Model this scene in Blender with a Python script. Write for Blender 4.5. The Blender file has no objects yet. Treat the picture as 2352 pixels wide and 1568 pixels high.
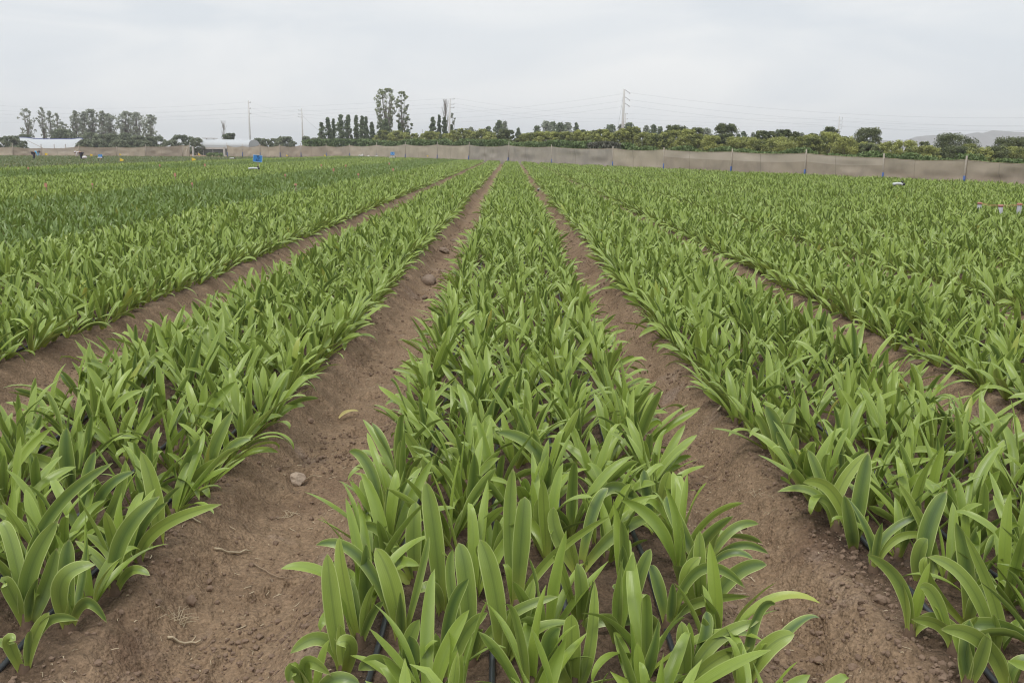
import bpy, math, random
import numpy as np
from mathutils import Vector, Matrix

# ------------------------------------------------------------------ camera, sky, light
W0, H0 = 2352.0, 1568.0          # pixel frame in which the photograph was measured
F = 2200.0
CAM_H = 1.65
PITCH = math.atan((784 - 345) / F)
YAW = 6 / F
ROLL = math.radians(0.5)
sc = bpy.context.scene
COL = sc.collection
cd = bpy.data.cameras.new('camera')
cam = bpy.data.objects.new('camera', cd)
COL.objects.link(cam)
cd.sensor_width = 36.0
cd.lens = 36.0 * F / W0
cd.clip_start = 0.05
cd.clip_end = 30000
cam.location = (0, 0, CAM_H)
Rm = (Matrix.Rotation(-YAW, 3, 'Z') @ Matrix.Rotation(math.pi / 2 - PITCH, 3, 'X') @ Matrix.Rotation(ROLL, 3, 'Z'))
cam.rotation_euler = Rm.to_euler()
sc.camera = cam
Rn = np.array(Rm)

sc.view_settings.view_transform = 'Standard'
sc.view_settings.look = 'None'
sc.view_settings.exposure = 0.0
sc.view_settings.gamma = 1.0
sc.view_settings.use_curve_mapping = False
sc.cycles.max_bounces = 6
sc.cycles.diffuse_bounces = 3
sc.cycles.transmission_bounces = 4
sc.cycles.transparent_max_bounces = 8
sc.cycles.volume_bounces = 0
sc.cycles.filter_width = 1.15
sc.cycles.use_denoising = True
sc.cycles.denoiser = 'OPENIMAGEDENOISE'
sc.cycles.denoising_prefilter = 'ACCURATE'

world = bpy.data.worlds.new("World")
sc.world = world
world.use_nodes = True
nt = world.node_tree
nt.nodes.clear()
SUN_EL, SUN_ROT = math.radians(62), math.radians(215)
sky = nt.nodes.new('ShaderNodeTexSky')
sky.sky_type = 'NISHITA'
sky.sun_disc = False
sky.sun_elevation = SUN_EL
sky.sun_rotation = SUN_ROT
sky.air_density = 1.5
sky.dust_density = 4.0
tc = nt.nodes.new('ShaderNodeTexCoord')
mp = nt.nodes.new('ShaderNodeMapping')
mp.inputs['Scale'].default_value = (2.6, 2.6, 10.0)
mp.inputs['Rotation'].default_value = (0.0, 0.05, 0)
mp.inputs['Location'].default_value = (3.1, 0.4, 0.7)
no = nt.nodes.new('ShaderNodeTexNoise')
no.inputs['Scale'].default_value = 1.3
no.inputs['Detail'].default_value = 5
no.inputs['Roughness'].default_value = 0.48
no.inputs['Distortion'].default_value = 0.6
ra = nt.nodes.new('ShaderNodeValToRGB')
ra.color_ramp.elements[0].position = 0.36
ra.color_ramp.elements[0].color = (0.80, 0.845, 0.895, 1)
ra.color_ramp.elements[1].position = 0.66
ra.color_ramp.elements[1].color = (0.985, 0.995, 1.0, 1)
sx = nt.nodes.new('ShaderNodeSeparateXYZ')
mr = nt.nodes.new('ShaderNodeMapRange')      # an overcast sky is brighter overhead
mr.inputs['From Min'].default_value = 0.15
mr.inputs['From Max'].default_value = 0.9
mr.inputs['To Min'].default_value = 1.0
mr.inputs['To Max'].default_value = 1.6
vm = nt.nodes.new('ShaderNodeVectorMath'); vm.operation = 'SCALE'
sk = nt.nodes.new('ShaderNodeVectorMath'); sk.operation = 'SCALE'; sk.inputs['Scale'].default_value = 0.1
mx = nt.nodes.new('ShaderNodeMix'); mx.data_type = 'RGBA'; mx.inputs['Factor'].default_value = 0.93
bg = nt.nodes.new('ShaderNodeBackground')
ow = nt.nodes.new('ShaderNodeOutputWorld')
L = nt.links.new
L(tc.outputs['Generated'], mp.inputs['Vector']); L(mp.outputs[0], no.inputs['Vector']); L(no.outputs[0], ra.inputs[0])
L(tc.outputs['Generated'], sx.inputs[0]); L(sx.outputs['Z'], mr.inputs['Value'])
L(ra.outputs[0], vm.inputs[0]); L(mr.outputs[0], vm.inputs['Scale'])
L(sky.outputs[0], sk.inputs[0])
L(sk.outputs[0], mx.inputs['A']); L(vm.outputs[0], mx.inputs['B'])
L(mx.outputs['Result'], bg.inputs['Color']); bg.inputs['Strength'].default_value = 1.0
L(bg.outputs[0], ow.inputs[0])

sl = bpy.data.lights.new('sun', 'SUN')
sl.energy = 1.5
sl.angle = math.radians(14)
sl.color = (1.0, 0.96, 0.9)
sun = bpy.data.objects.new('sun', sl)
COL.objects.link(sun)
sd = Vector((math.sin(SUN_ROT) * math.cos(SUN_EL), math.cos(SUN_ROT) * math.cos(SUN_EL), math.sin(SUN_EL)))
sun.rotation_euler = sd.to_track_quat('Z', 'Y').to_euler()
sun.location = (0, 0, 50)

# ------------------------------------------------------------------ helpers
rng = np.random.default_rng(7)
random.seed(7)

def ray(u, v):
    d = np.array([(u - W0 / 2) / F, -(v - H0 / 2) / F, -1.0])
    return Rn @ d

def at(u, v, Y):
    """point seen at (u, v) whose distance along the rows is Y"""
    d = ray(u, v)
    return np.array([0, 0, CAM_H]) + d * (Y / d[1])

def gpt(u, v, z=0.0):
    """point seen at (u, v) lying at height z"""
    d = ray(u, v)
    return np.array([0, 0, CAM_H]) + d * ((z - CAM_H) / d[2])

def proj(P):
    P = np.atleast_2d(P) - np.array([0, 0, CAM_H])
    c = P @ Rn
    return np.stack([W0 / 2 + F * c[:, 0] / -c[:, 2], H0 / 2 - F * c[:, 1] / -c[:, 2], -c[:, 2]], 1)

def tag(o, label=None, cat=None, group=None, kind=None):
    if label: o['label'] = label
    if cat: o['category'] = cat
    if group: o['group'] = group
    if kind: o['kind'] = kind
    return o

def np_mesh(name, V, Fq, mats=None, attrs=None, smooth=True, mi=None):
    me = bpy.data.meshes.new(name)
    V = np.asarray(V, np.float32); Fq = np.asarray(Fq, np.int32)
    k = Fq.shape[1]
    me.vertices.add(len(V)); me.vertices.foreach_set('co', V.ravel())
    me.loops.add(Fq.size); me.loops.foreach_set('vertex_index', Fq.ravel())
    me.polygons.add(len(Fq))
    me.polygons.foreach_set('loop_start', np.arange(0, Fq.size, k, dtype=np.int32))
    me.polygons.foreach_set('loop_total', np.full(len(Fq), k, np.int32))
    if mats is not None:
        for m in (mats if isinstance(mats, (list, tuple)) else [mats]): me.materials.append(m)
    if mi is not None: me.polygons.foreach_set('material_index', np.asarray(mi, np.int32))
    me.polygons.foreach_set('use_smooth', np.full(len(Fq), smooth, bool))
    for an, arr in (attrs or {}).items():
        arr = np.asarray(arr, np.float32)
        if arr.ndim == 1:
            a = me.attributes.new(an, 'FLOAT', 'POINT'); a.data.foreach_set('value', arr)
        else:
            a = me.attributes.new(an, 'FLOAT_VECTOR', 'POINT'); a.data.foreach_set('vector', arr.ravel())
    me.update(); me.validate()
    return me

def link(name, me, parent=None, loc=None):
    o = bpy.data.objects.new(name, me)
    COL.objects.link(o)
    if parent is not None: o.parent = parent
    if loc is not None: o.location = loc
    return o

def empty(name, loc=(0, 0, 0), rz=0):
    o = bpy.data.objects.new(name, None)
    o.empty_display_size = 0.1
    COL.objects.link(o); o.location = [float(x) for x in loc]; o.rotation_euler = (0, 0, rz)
    return o

class MB:
    """collects simple solids into one mesh"""
    def __init__(s): s.v = []; s.f = []; s.n = 0
    def add(s, V, Fc):
        V = np.asarray(V, float)
        s.v.append(V); s.f += [[i + s.n for i in f] for f in Fc]; s.n += len(V); return s
    def box(s, c, d, R=None):
        x, y, z = np.array(d) / 2
        V = np.array([[a, b, e] for a in (-x, x) for b in (-y, y) for e in (-z, z)])
        if R is not None: V = V @ np.asarray(R).T
        return s.add(V + np.array(c), [(0, 1, 3, 2), (4, 6, 7, 5), (0, 4, 5, 1), (2, 3, 7, 6), (0, 2, 6, 4), (1, 5, 7, 3)])
    def tube(s, pts, rad, sides=8, cap=True):
        pts = np.asarray(pts, float); n = len(pts)
        rad = np.full(n, rad) if np.isscalar(rad) else np.asarray(rad)
        V = []
        up = None
        for i in range(n):
            t = pts[min(i + 1, n - 1)] - pts[max(i - 1, 0)]
            t = t / (np.linalg.norm(t) + 1e-9)
            if up is None:
                up = np.array([0, 0, 1.0]) if abs(t[2]) < .9 else np.array([1.0, 0, 0])
            b = np.cross(t, up); b /= np.linalg.norm(b) + 1e-9
            nn = np.cross(b, t); up = nn
            for k in range(sides):
                a = 2 * math.pi * k / sides
                V.append(pts[i] + rad[i] * (math.cos(a) * b + math.sin(a) * nn))
        Fc = []
        for i in range(n - 1):
            for k in range(sides):
                k2 = (k + 1) % sides
                Fc.append((i * sides + k, i * sides + k2, (i + 1) * sides + k2, (i + 1) * sides + k))
        if cap:
            Fc.append(tuple(range(sides))[::-1]); Fc.append(tuple((n - 1) * sides + k for k in range(sides)))
        return s.add(V, Fc)
    def mesh(s, name, mat, smooth=False):
        me = bpy.data.meshes.new(name)
        me.from_pydata(np.concatenate(s.v).tolist(), [], s.f)
        me.materials.append(mat)
        for p in me.polygons: p.use_smooth = smooth
        me.update()
        return me
    def build(s, name, mat, parent=None, smooth=False):
        return link(name, s.mesh(name, mat, smooth), parent)

# ------------------------------------------------------------------ materials
def newmat(name):
    m = bpy.data.materials.new(name); m.use_nodes = True
    t = m.node_tree; t.nodes.clear()
    out = t.nodes.new('ShaderNodeOutputMaterial')
    b = t.nodes.new('ShaderNodeBsdfPrincipled')
    t.links.new(b.outputs[0], out.inputs[0])
    return m, t, b, out

def N(t, typ, **kw):
    n = t.nodes.new(typ)
    for k, v in kw.items(): setattr(n, k, v)
    return n

def math_(t, op, a, b=None, c=None, clamp=False):
    n = t.nodes.new('ShaderNodeMath'); n.operation = op; n.use_clamp = clamp
    for i, x in enumerate((a, b, c)):
        if x is None: continue
        if isinstance(x, (int, float)): n.inputs[i].default_value = x
        else: t.links.new(x, n.inputs[i])
    return n.outputs[0]

def mixc(t, f, a, b, typ='MIX'):
    n = t.nodes.new('ShaderNodeMix'); n.data_type = 'RGBA'; n.blend_type = typ
    for nm, x in (('Factor', f), ('A', a), ('B', b)):
        s_ = n.inputs[nm]
        if nm != 'Factor': s_ = [q for q in n.inputs if q.name == nm and q.type == 'RGBA'][0]
        if isinstance(x, (int, float)): s_.default_value = x
        elif isinstance(x, tuple): s_.default_value = (*x, 1)
        else: t.links.new(x, s_)
    return [q for q in n.outputs if q.type == 'RGBA'][0]

def smooth01(t, x, a, b):
    n = t.nodes.new('ShaderNodeMapRange'); n.interpolation_type = 'SMOOTHSTEP'
    t.links.new(x, n.inputs['Value'])
    n.inputs['From Min'].default_value = a; n.inputs['From Max'].default_value = b
    return n.outputs[0]

def noise(t, scale, detail=3, rough=.55, vec=None, dist=0.0):
    n = t.nodes.new('ShaderNodeTexNoise')
    n.inputs['Scale'].default_value = scale; n.inputs['Detail'].default_value = detail
    n.inputs['Roughness'].default_value = rough; n.inputs['Distortion'].default_value = dist
    if vec is not None: t.links.new(vec, n.inputs['Vector'])
    return n.outputs[0]

def simple(name, col, rough=.7, metal=0.0, var=.18, scale=20.0, bump=0.0, spec=.4):
    m, t, b, o = newmat(name)
    g = N(t, 'ShaderNodeNewGeometry')
    nz = noise(t, scale, 4, .6, g.outputs['Position'])
    c = mixc(t, nz, tuple(x * (1 - var) for x in col), tuple(min(1, x * (1 + var)) for x in col))
    t.links.new(c, b.inputs['Base Color'])
    b.inputs['Roughness'].default_value = rough; b.inputs['Metallic'].default_value = metal
    b.inputs['Specular IOR Level'].default_value = spec
    if bump:
        bp = N(t, 'ShaderNodeBump'); bp.inputs['Strength'].default_value = bump; bp.inputs['Distance'].default_value = .01
        t.links.new(nz, bp.inputs['Height']); t.links.new(bp.outputs[0], b.inputs['Normal'])
    return m

def leaf_mat(name, ca, cb, under, rim, transl=.15, rough=.34):
    m, t, b, out = newmat(name)
    at_ = N(t, 'ShaderNodeAttribute'); at_.attribute_name = 'lf'
    sp = N(t, 'ShaderNodeSeparateXYZ'); t.links.new(at_.outputs['Vector'], sp.inputs[0])
    c, s, r = sp.outputs
    ac = math_(t, 'ABSOLUTE', c)
    g = N(t, 'ShaderNodeNewGeometry')
    nz = noise(t, 9, 4, .6, g.outputs['Position'])
    r2 = math_(t, 'ADD', r, math_(t, 'MULTIPLY', math_(t, 'SUBTRACT', nz, .5), .55), clamp=True)
    col = mixc(t, r2, ca, cb)
    # lengthwise veins and the pale groove beside the midrib
    vein = math_(t, 'SINE', math_(t, 'MULTIPLY', c, 34.0))
    vein = math_(t, 'MULTIPLY_ADD', vein, .05, .97)
    vc = N(t, 'ShaderNodeVectorMath'); vc.operation = 'SCALE'
    t.links.new(col, vc.inputs[0]); t.links.new(vein, vc.inputs['Scale'])
    col = vc.outputs[0]
    mid = math_(t, 'SUBTRACT', 1.0, smooth01(t, ac, .0, .2))
    col = mixc(t, math_(t, 'MULTIPLY', mid, .35), col, tuple(x * .62 for x in ca))
    half = math_(t, 'MULTIPLY', smooth01(t, ac, .15, .85), .52)
    col = mixc(t, half, col, cb)
    col = mixc(t, math_(t, 'MULTIPLY', smooth01(t, ac, .87, .97), .85), col, rim)
    col = mixc(t, math_(t, 'SUBTRACT', 1.0, smooth01(t, s, .0, .32)), col, tuple(min(1, x * f_) for x, f_ in zip(cb, (1.25, 1.12, 1.1))))
    tipn = noise(t, 60, 2, .5, g.outputs['Position'])
    tip = math_(t, 'MULTIPLY', smooth01(t, s, .955, 1.0), smooth01(t, tipn, .42, .6))
    col = mixc(t, tip, col, (.36, .33, .17))
    old = math_(t, 'MULTIPLY', smooth01(t, r, .965, .999), smooth01(t, math_(t, 'ADD', s, math_(t, 'MULTIPLY', nz, .5)), .55, 1.15))
    col = mixc(t, math_(t, 'MULTIPLY', old, .8), col, (.46, .40, .10))
    # small pale and brown flecks
    fl = smooth01(t, noise(t, 130, 2, .5, g.outputs['Position']), .70, .78)
    col = mixc(t, math_(t, 'MULTIPLY', fl, .55), col, (.16, .15, .07))
    col2 = mixc(t, g.outputs['Backfacing'], col, mixc(t, .6, col, under))
    t.links.new(col2, b.inputs['Base Color'])
    b.inputs['Roughness'].default_value = rough
    b.inputs['Specular IOR Level'].default_value = .45
    bp = N(t, 'ShaderNodeBump'); bp.inputs['Strength'].default_value = .35; bp.inputs['Distance'].default_value = .004
    t.links.new(math_(t, 'ADD', nz, math_(t, 'MULTIPLY', vein, .8)), bp.inputs['Height']); t.links.new(bp.outputs[0], b.inputs['Normal'])
    tr = N(t, 'ShaderNodeBsdfTranslucent'); t.links.new(mixc(t, .5, col2, (.30, .42, .05)), tr.inputs['Color'])
    mxs = N(t, 'ShaderNodeMixShader'); mxs.inputs[0].default_value = transl
    t.links.new(b.outputs[0], mxs.inputs[1]); t.links.new(tr.outputs[0], mxs.inputs[2]); t.links.new(mxs.outputs[0], out.inputs[0])
    return m

M_LEAF = leaf_mat('bulb_leaf', (.090, .146, .046), (.280, .358, .072), (.25, .34, .05), (.50, .58, .22))
M_LEAF_D = leaf_mat('dark_bulb_leaf', (.098, .158, .044), (.238, .318, .064), (.13, .20, .04), (.18, .27, .09))
M_LOW = leaf_mat('low_crop_leaf', (.085, .125, .055), (.15, .20, .08), (.15, .19, .08), (.25, .30, .15))

def foliage_mat(name, dark, light, transl=.15):
    m, t, b, out = newmat(name)
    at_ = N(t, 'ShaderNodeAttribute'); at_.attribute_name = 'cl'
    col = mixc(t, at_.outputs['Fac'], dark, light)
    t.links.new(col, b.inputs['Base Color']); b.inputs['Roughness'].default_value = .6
    b.inputs['Specular IOR Level'].default_value = .3
    tr = N(t, 'ShaderNodeBsdfTranslucent'); t.links.new(col, tr.inputs['Color'])
    mxs = N(t, 'ShaderNodeMixShader'); mxs.inputs[0].default_value = transl
    t.links.new(b.outputs[0], mxs.inputs[1]); t.links.new(tr.outputs[0], mxs.inputs[2]); t.links.new(mxs.outputs[0], out.inputs[0])
    return m

M_OLIVE = foliage_mat('orchard_leaves_olive', (.085, .110, .042), (.38, .40, .125))
M_AVO = foliage_mat('orchard_leaves_dark', (.060, .080, .038), (.19, .215, .09))
M_POP = foliage_mat('poplar_leaves', (.090, .125, .065), (.20, .25, .125))
M_EUC = foliage_mat('eucalyptus_leaves', (.090, .115, .060), (.24, .28, .12))
M_EUCG = foliage_mat('grey_eucalyptus_leaves', (.20, .225, .17), (.36, .39, .29))
M_BUSH = foliage_mat('bush_leaves', (.11, .135, .08), (.24, .27, .17))
M_HEDGE = foliage_mat('hedge_leaves', (.060, .095, .034), (.170, .235, .080))
M_DRYV = foliage_mat('hedge_grey_leaves', (.08, .09, .06), (.20, .19, .15))
M_BARK = simple('bark', (.17, .145, .12), .9, scale=6, var=.35)

# soil
def soil_mat():
    m, t, b, out = newmat('soil')
    g = N(t, 'ShaderNodeNewGeometry'); P = g.outputs['Position']
    n1 = noise(t, .9, 5, .6, P, .4)
    n2 = noise(t, 5.5, 5, .62, P, .2)
    n3 = noise(t, 60, 4, .65, P)
    n4 = noise(t, 260, 2, .6, P)
    col = mixc(t, n2, (.176, .116, .070), (.345, .246, .160))
    col = mixc(t, math_(t, 'MULTIPLY', smooth01(t, n1, .52, .70), .62), col, (.105, .060, .041))   # damp red-brown earth
    col = mixc(t, math_(t, 'MULTIPLY', smooth01(t, noise(t, 2.3, 4, .6, P, .5), .58, .74), .55), col, (.30, .235, .19))  # dry dust
    at_ = N(t, 'ShaderNodeAttribute'); at_.attribute_name = 'wet_shade'
    wet_shade = math_(t, 'MULTIPLY', at_.outputs['Fac'], math_(t, 'MULTIPLY_ADD', n2, .9, .25), clamp=True)
    col = mixc(t, math_(t, 'MULTIPLY', wet_shade, 1.0, clamp=True), col, (.040, .026, .020))  # damp bed earth, with shade under the leaves put into the colour too
    sp = smooth01(t, n3, .35, .68)
    vc = N(t, 'ShaderNodeVectorMath'); vc.operation = 'SCALE'; t.links.new(col, vc.inputs[0])
    t.links.new(math_(t, 'MULTIPLY_ADD', sp, .42, .76), vc.inputs['Scale'])
    col = vc.outputs[0]
    wh = smooth01(t, n4, .735, .80)
    col = mixc(t, math_(t, 'MULTIPLY', wh, .55), col, (.42, .37, .31))
    t.links.new(col, b.inputs['Base Color']); b.inputs['Roughness'].default_value = .95
    b.inputs['Specular IOR Level'].default_value = .15
    vo = N(t, 'ShaderNodeTexVoronoi'); vo.inputs['Scale'].default_value = 75; t.links.new(P, vo.inputs['Vector'])
    vo2 = N(t, 'ShaderNodeTexVoronoi'); vo2.inputs['Scale'].default_value = 22; t.links.new(P, vo2.inputs['Vector'])
    h = math_(t, 'ADD', math_(t, 'MULTIPLY', n3, .9), math_(t, 'MULTIPLY', vo.outputs['Distance'], -.6))
    h = math_(t, 'ADD', h, math_(t, 'MULTIPLY', n4, .25))
    h = math_(t, 'ADD', h, math_(t, 'MULTIPLY', vo2.outputs['Distance'], -.9))
    h = math_(t, 'ADD', h, math_(t, 'MULTIPLY', n2, 2.5))
    bp = N(t, 'ShaderNodeBump'); bp.inputs['Strength'].default_value = .85; bp.inputs['Distance'].default_value = .016
    t.links.new(h, bp.inputs['Height']); t.links.new(bp.outputs[0], b.inputs['Normal'])
    return m
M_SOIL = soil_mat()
M_CLOD = simple('clod', (.205, .145, .105), .95, var=.35, scale=30, bump=.6, spec=.1)
M_STONE = simple('stone', (.38, .30, .23), .9, var=.22, scale=40, bump=.5, spec=.2)
M_STONE2 = simple('dull_stone', (.22, .165, .125), .9, var=.25, scale=30, bump=.5, spec=.2)
M_STRAW = simple('straw', (.42, .34, .23), .8, var=.3, scale=60)
M_TWIG = simple('twig', (.25, .18, .12), .85, var=.3, scale=60)
M_BULB = simple('bulb_skin', (.13, .085, .055), .8, var=.4, scale=80)

# ------------------------------------------------------------------ value noise for the terrain
def vnoise(x, y, seed=0):
    r = np.random.default_rng(seed); T = r.random((256, 256))
    xi = np.floor(x).astype(int); yi = np.floor(y).astype(int)
    fx = x - xi; fy = y - yi; fx = fx * fx * (3 - 2 * fx); fy = fy * fy * (3 - 2 * fy)
    g = lambda a, b: T[a & 255, b & 255]
    return (g(xi, yi) * (1 - fx) + g(xi + 1, yi) * fx) * (1 - fy) + (g(xi, yi + 1) * (1 - fx) + g(xi + 1, yi + 1) * fx) * fy

BED_H = 0.16
# x-range of the outermost plant rows of every bed
BEDS = {0: (-.49, .60, 5), -1: (-2.46, -1.36, 5), -2: (-4.75, -3.50, 5), -3: (-6.22, -5.25, 5)}
for _k in range(1, 17): BEDS[_k] = (1.31 + (_k - 1) * 1.79, 2.38 + (_k - 1) * 1.79, 5)
for _k in range(4, 17): BEDS[-_k] = (-8.00 - (_k - 4) * 1.80, -6.78 - (_k - 4) * 1.80, 5)
_xt = np.linspace(-70, 45, 46001)
_dt = np.full(_xt.shape, 9.0)
for _a, _b, _n in BEDS.values(): _dt = np.minimum(_dt, np.maximum(_a - _xt, _xt - _b))
FURROWS = {-2: (-2.98, .50), -1: (-.94, .42), 0: (.96, .34), 1: (2.74, .34), -3: (-5.0, .25)}   # centre, half width between rows
def bed_dist(x): return np.interp(x, _xt, _dt)      # metres outside the nearest bed's outer plant row, negative within

def fence_Y(u):
    return np.interp(u, [-300, 0, 435, 521, 690, 747, 803, 865, 931, 1004, 1078, 1169, 1267, 1408, 1525, 1682, 1852, 2030, 2220, 2420, 2700],
                     [152, 155, 168, 170, 173, 173, 169, 163, 151, 139, 127.7, 112, 100.4, 86.5, 77.5, 68.1, 60.2, 53.7, 48.1, 43.4, 38])

def inside_field(x, y, margin=2.5):
    u = W0 / 2 + F * x / np.maximum(y, .1)
    return y < fence_Y(u) - margin

_dr = np.random.default_rng(99)
DENTS = []
for _f, _n in ((-1, 20), (0, 17), (-2, 9), (1, 7)):
    for _i in range(_n):
        DENTS.append((FURROWS[_f][0] + _dr.normal(0, .13), 2.0 + 9 * ((_i + _dr.random()) / _n) ** 1.3, _dr.normal(0, .35), .12 + .03 * _dr.random(), .045 + .012 * _dr.random(), .016 + .018 * _dr.random()))
def terrain(x, y, fine=True):
    x = np.asarray(x, float); y = np.asarray(y, float)
    wob = (vnoise(np.round(x / 1.8) * 7.3 + 50, y * .55 + 9, 5) - .5) * .07
    d = np.maximum(bed_dist(x), -.2) + wob
    t = np.clip((d - .06) / .27, 0, 1); t = t * t * (3 - 2 * t)
    z = BED_H * (1 - t)
    z += .018 * np.exp(-((d - .12) / .08) ** 2)          # crumbling shoulder
    z += (vnoise(x * 1.1 + 3, y * .9, 1) - .5) * .045
    z += (vnoise(x * 3.7, y * 3.1, 2) - .5) * .032
    if fine:
        z += (vnoise(x * 11, y * 9.5, 3) - .5) * .022
        z += (vnoise(x * 29, y * 27, 4) - .5) * .020 * (.4 + 1.2 * vnoise(x * 1.7, y * 1.5, 14))
        z += (vnoise(x * 70, y * 66, 6) - .5) * .008
    for (fx, fy, fa, fl, fw, fd) in DENTS:               # footprints and scuffs
        ca, sa = math.cos(fa), math.sin(fa)
        qx = ((x - fx) * ca + (y - fy) * sa) / fw; qy = (-(x - fx) * sa + (y - fy) * ca) / fl
        q = qx * qx + qy * qy
        z = z - fd * np.exp(-q ** 1.6) + fd * .45 * np.exp(-((np.sqrt(q) - 1.35) / .28) ** 2)
    u = W0 / 2 + F * x / np.maximum(y, .1)
    far = np.clip((y - fence_Y(u) + 3) / 3, 0, 1)
    z = z * (1 - far) + .02 * far
    return z

def build_ground():
    ys = [0.35]
    while ys[-1] < 13: ys.append(ys[-1] * 1.0052)
    while ys[-1] < 200: ys.append(ys[-1] * 1.02)
    while ys[-1] < 2950: ys.append(min(2950.5, ys[-1] * 1.25))
    ys = np.array(ys)
    tt = np.linspace(-1, 1, 1101)
    tx = .62 * tt + .6 * tt ** 5 + 1.2 * tt ** 21
    X = ys[:, None] * tx[None, :]
    X[ys < 4] = 4 * tx[None, :] * (.55 + .45 * ys[ys < 4][:, None] / 4)
    X = np.clip(X, -2480, 2480)
    Y = np.repeat(ys[:, None], len(tt), 1)
    Z = terrain(X, Y)
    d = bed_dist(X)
    wet_shade = np.clip((.14 - d) / .14, 0, 1) * .9  # strongest within the plant rows: damp soil plus painted canopy shade
    wet_shade = np.where(Y > 200, 0, wet_shade)
    V = np.stack([X, Y, Z], -1).reshape(-1, 3)
    n, m = X.shape
    idx = np.arange(n * m).reshape(n, m)
    Fq = np.stack([idx[:-1, :-1], idx[:-1, 1:], idx[1:, 1:], idx[1:, :-1]], -1).reshape(-1, 4)
    me = np_mesh('ground', V, Fq, M_SOIL, {'wet_shade': wet_shade.ravel()})
    o = link('ground', me); tag(o, kind='structure')
build_ground()

# ------------------------------------------------------------------ leaves
def leaves(base, az, e0, bend, p, Ln, Wd, twist, side, curl, col, S, A, fold=.55):
    """n curved strap leaves as quads; every argument is one value per leaf"""
    n = len(az)
    s = np.linspace(0, 1, S + 1)[None, :]
    e = e0[:, None] - bend[:, None] * s ** p[:, None]
    sm = np.clip((s - .8) / .2, 0, 1)
    e = e - curl[:, None] * sm * sm
    a = az[:, None] + side[:, None] * s ** 1.5
    T = np.stack([np.cos(e) * np.cos(a), np.cos(e) * np.sin(a), np.sin(e)], -1)
    step = Ln[:, None, None] / S
    Tm = (T[:, 1:] + T[:, :-1]) / 2
    C = np.concatenate([np.zeros((n, 1, 3)), np.cumsum(Tm * step, 1)], 1) + base[:, None, :]
    B = np.stack([-np.sin(a), np.cos(a), np.zeros_like(a)], -1)
    Nn = np.cross(T, B)
    tw = (twist[:, None] * s)[..., None]
    B2 = B * np.cos(tw) + Nn * np.sin(tw); N2 = Nn * np.cos(tw) - B * np.sin(tw)
    w = .50 + .50 * np.clip(s / .42, 0, 1) ** .9
    x = np.clip((s - .50) / .50, 0, 1)
    w = w * np.clip(1 - .42 * x ** 1.4 - .58 * x ** 4.5, 0.0, 1) ** .9 + .02
    w = w * Wd[:, None]
    c = np.linspace(-1, 1, A)[None, None, :, None]
    fo = (fold * (1 - .65 * s))[..., None, None]
    ph = (col * 40)[:, None, None, None]
    wave = .10 * np.sin(ph + s[..., None, None] * 9) * np.abs(c) ** 2 * np.sign(c)
    P = C[:, :, None, :] + (w[..., None, None] / 2) * (B2[:, :, None, :] * c + N2[:, :, None, :] * (fo * (np.abs(c) ** 1.6) + wave))
    lf = np.empty(P.shape)
    lf[..., 0] = c[..., 0]; lf[..., 1] = s[..., None]; lf[..., 2] = col[:, None, None]
    idx = np.arange(n * (S + 1) * A).reshape(n, S + 1, A)
    Fq = np.stack([idx[:, :-1, :-1], idx[:, :-1, 1:], idx[:, 1:, 1:], idx[:, 1:, :-1]], -1).reshape(-1, 4)
    return P.reshape(-1, 3), Fq, lf.reshape(-1, 3)

def plant_leaf_params(r, n_leaf, k_plants, lean_x, size, spread=1.0):
    """parameters of n_leaf leaves for each of k plants; lean_x in -1..1 leans the plant outwards across the bed"""
    n = n_leaf * k_plants
    j = np.tile(np.arange(n_leaf), k_plants)
    fan = np.repeat(r.normal(0, 1.15, k_plants), n_leaf)             # plane of the fan, mostly across the bed
    az = fan + np.where(j % 2 == 0, 0, math.pi) + r.normal(0, .62, n)
    lean = np.repeat(lean_x, n_leaf)
    age = (j // 2) / max(1, (n_leaf - 1) // 2)                      # 0 inner, 1 outer
    e0 = np.radians(88 - 30 * age * spread - r.random(n) * 14)
    out = np.cos(az) * lean                                         # leaf going outwards leans more
    # edge plants: turn part of the leaves outwards
    flip = (out < -.2) & (r.random(n) < .28 * np.abs(lean))
    az = np.where(flip, math.pi - az, az)
    out = np.cos(az) * lean
    e0 = e0 - np.radians(11) * np.clip(out, -.4, 1)
    bend = np.radians(5 + 82 * r.random(n) ** 1.6 * (.5 + .75 * age) * spread + 13 * np.clip(out, 0, 1))
    p = 1.2 + r.random(n) * 1.3
    Ln = size * (.235 + .195 * r.random(n)) * (.84 + .20 * (1 - np.abs(age - .55)))
    Wd = size * (.034 + .018 * r.random(n))
    twist = r.normal(0, .75, n); side = r.normal(0, .36, n)
    curl = np.where(r.random(n) < .28, (r.random(n) - .2) * 2.6, 0)
    return az, e0, bend, p, Ln, Wd, twist, side, curl, age

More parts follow.
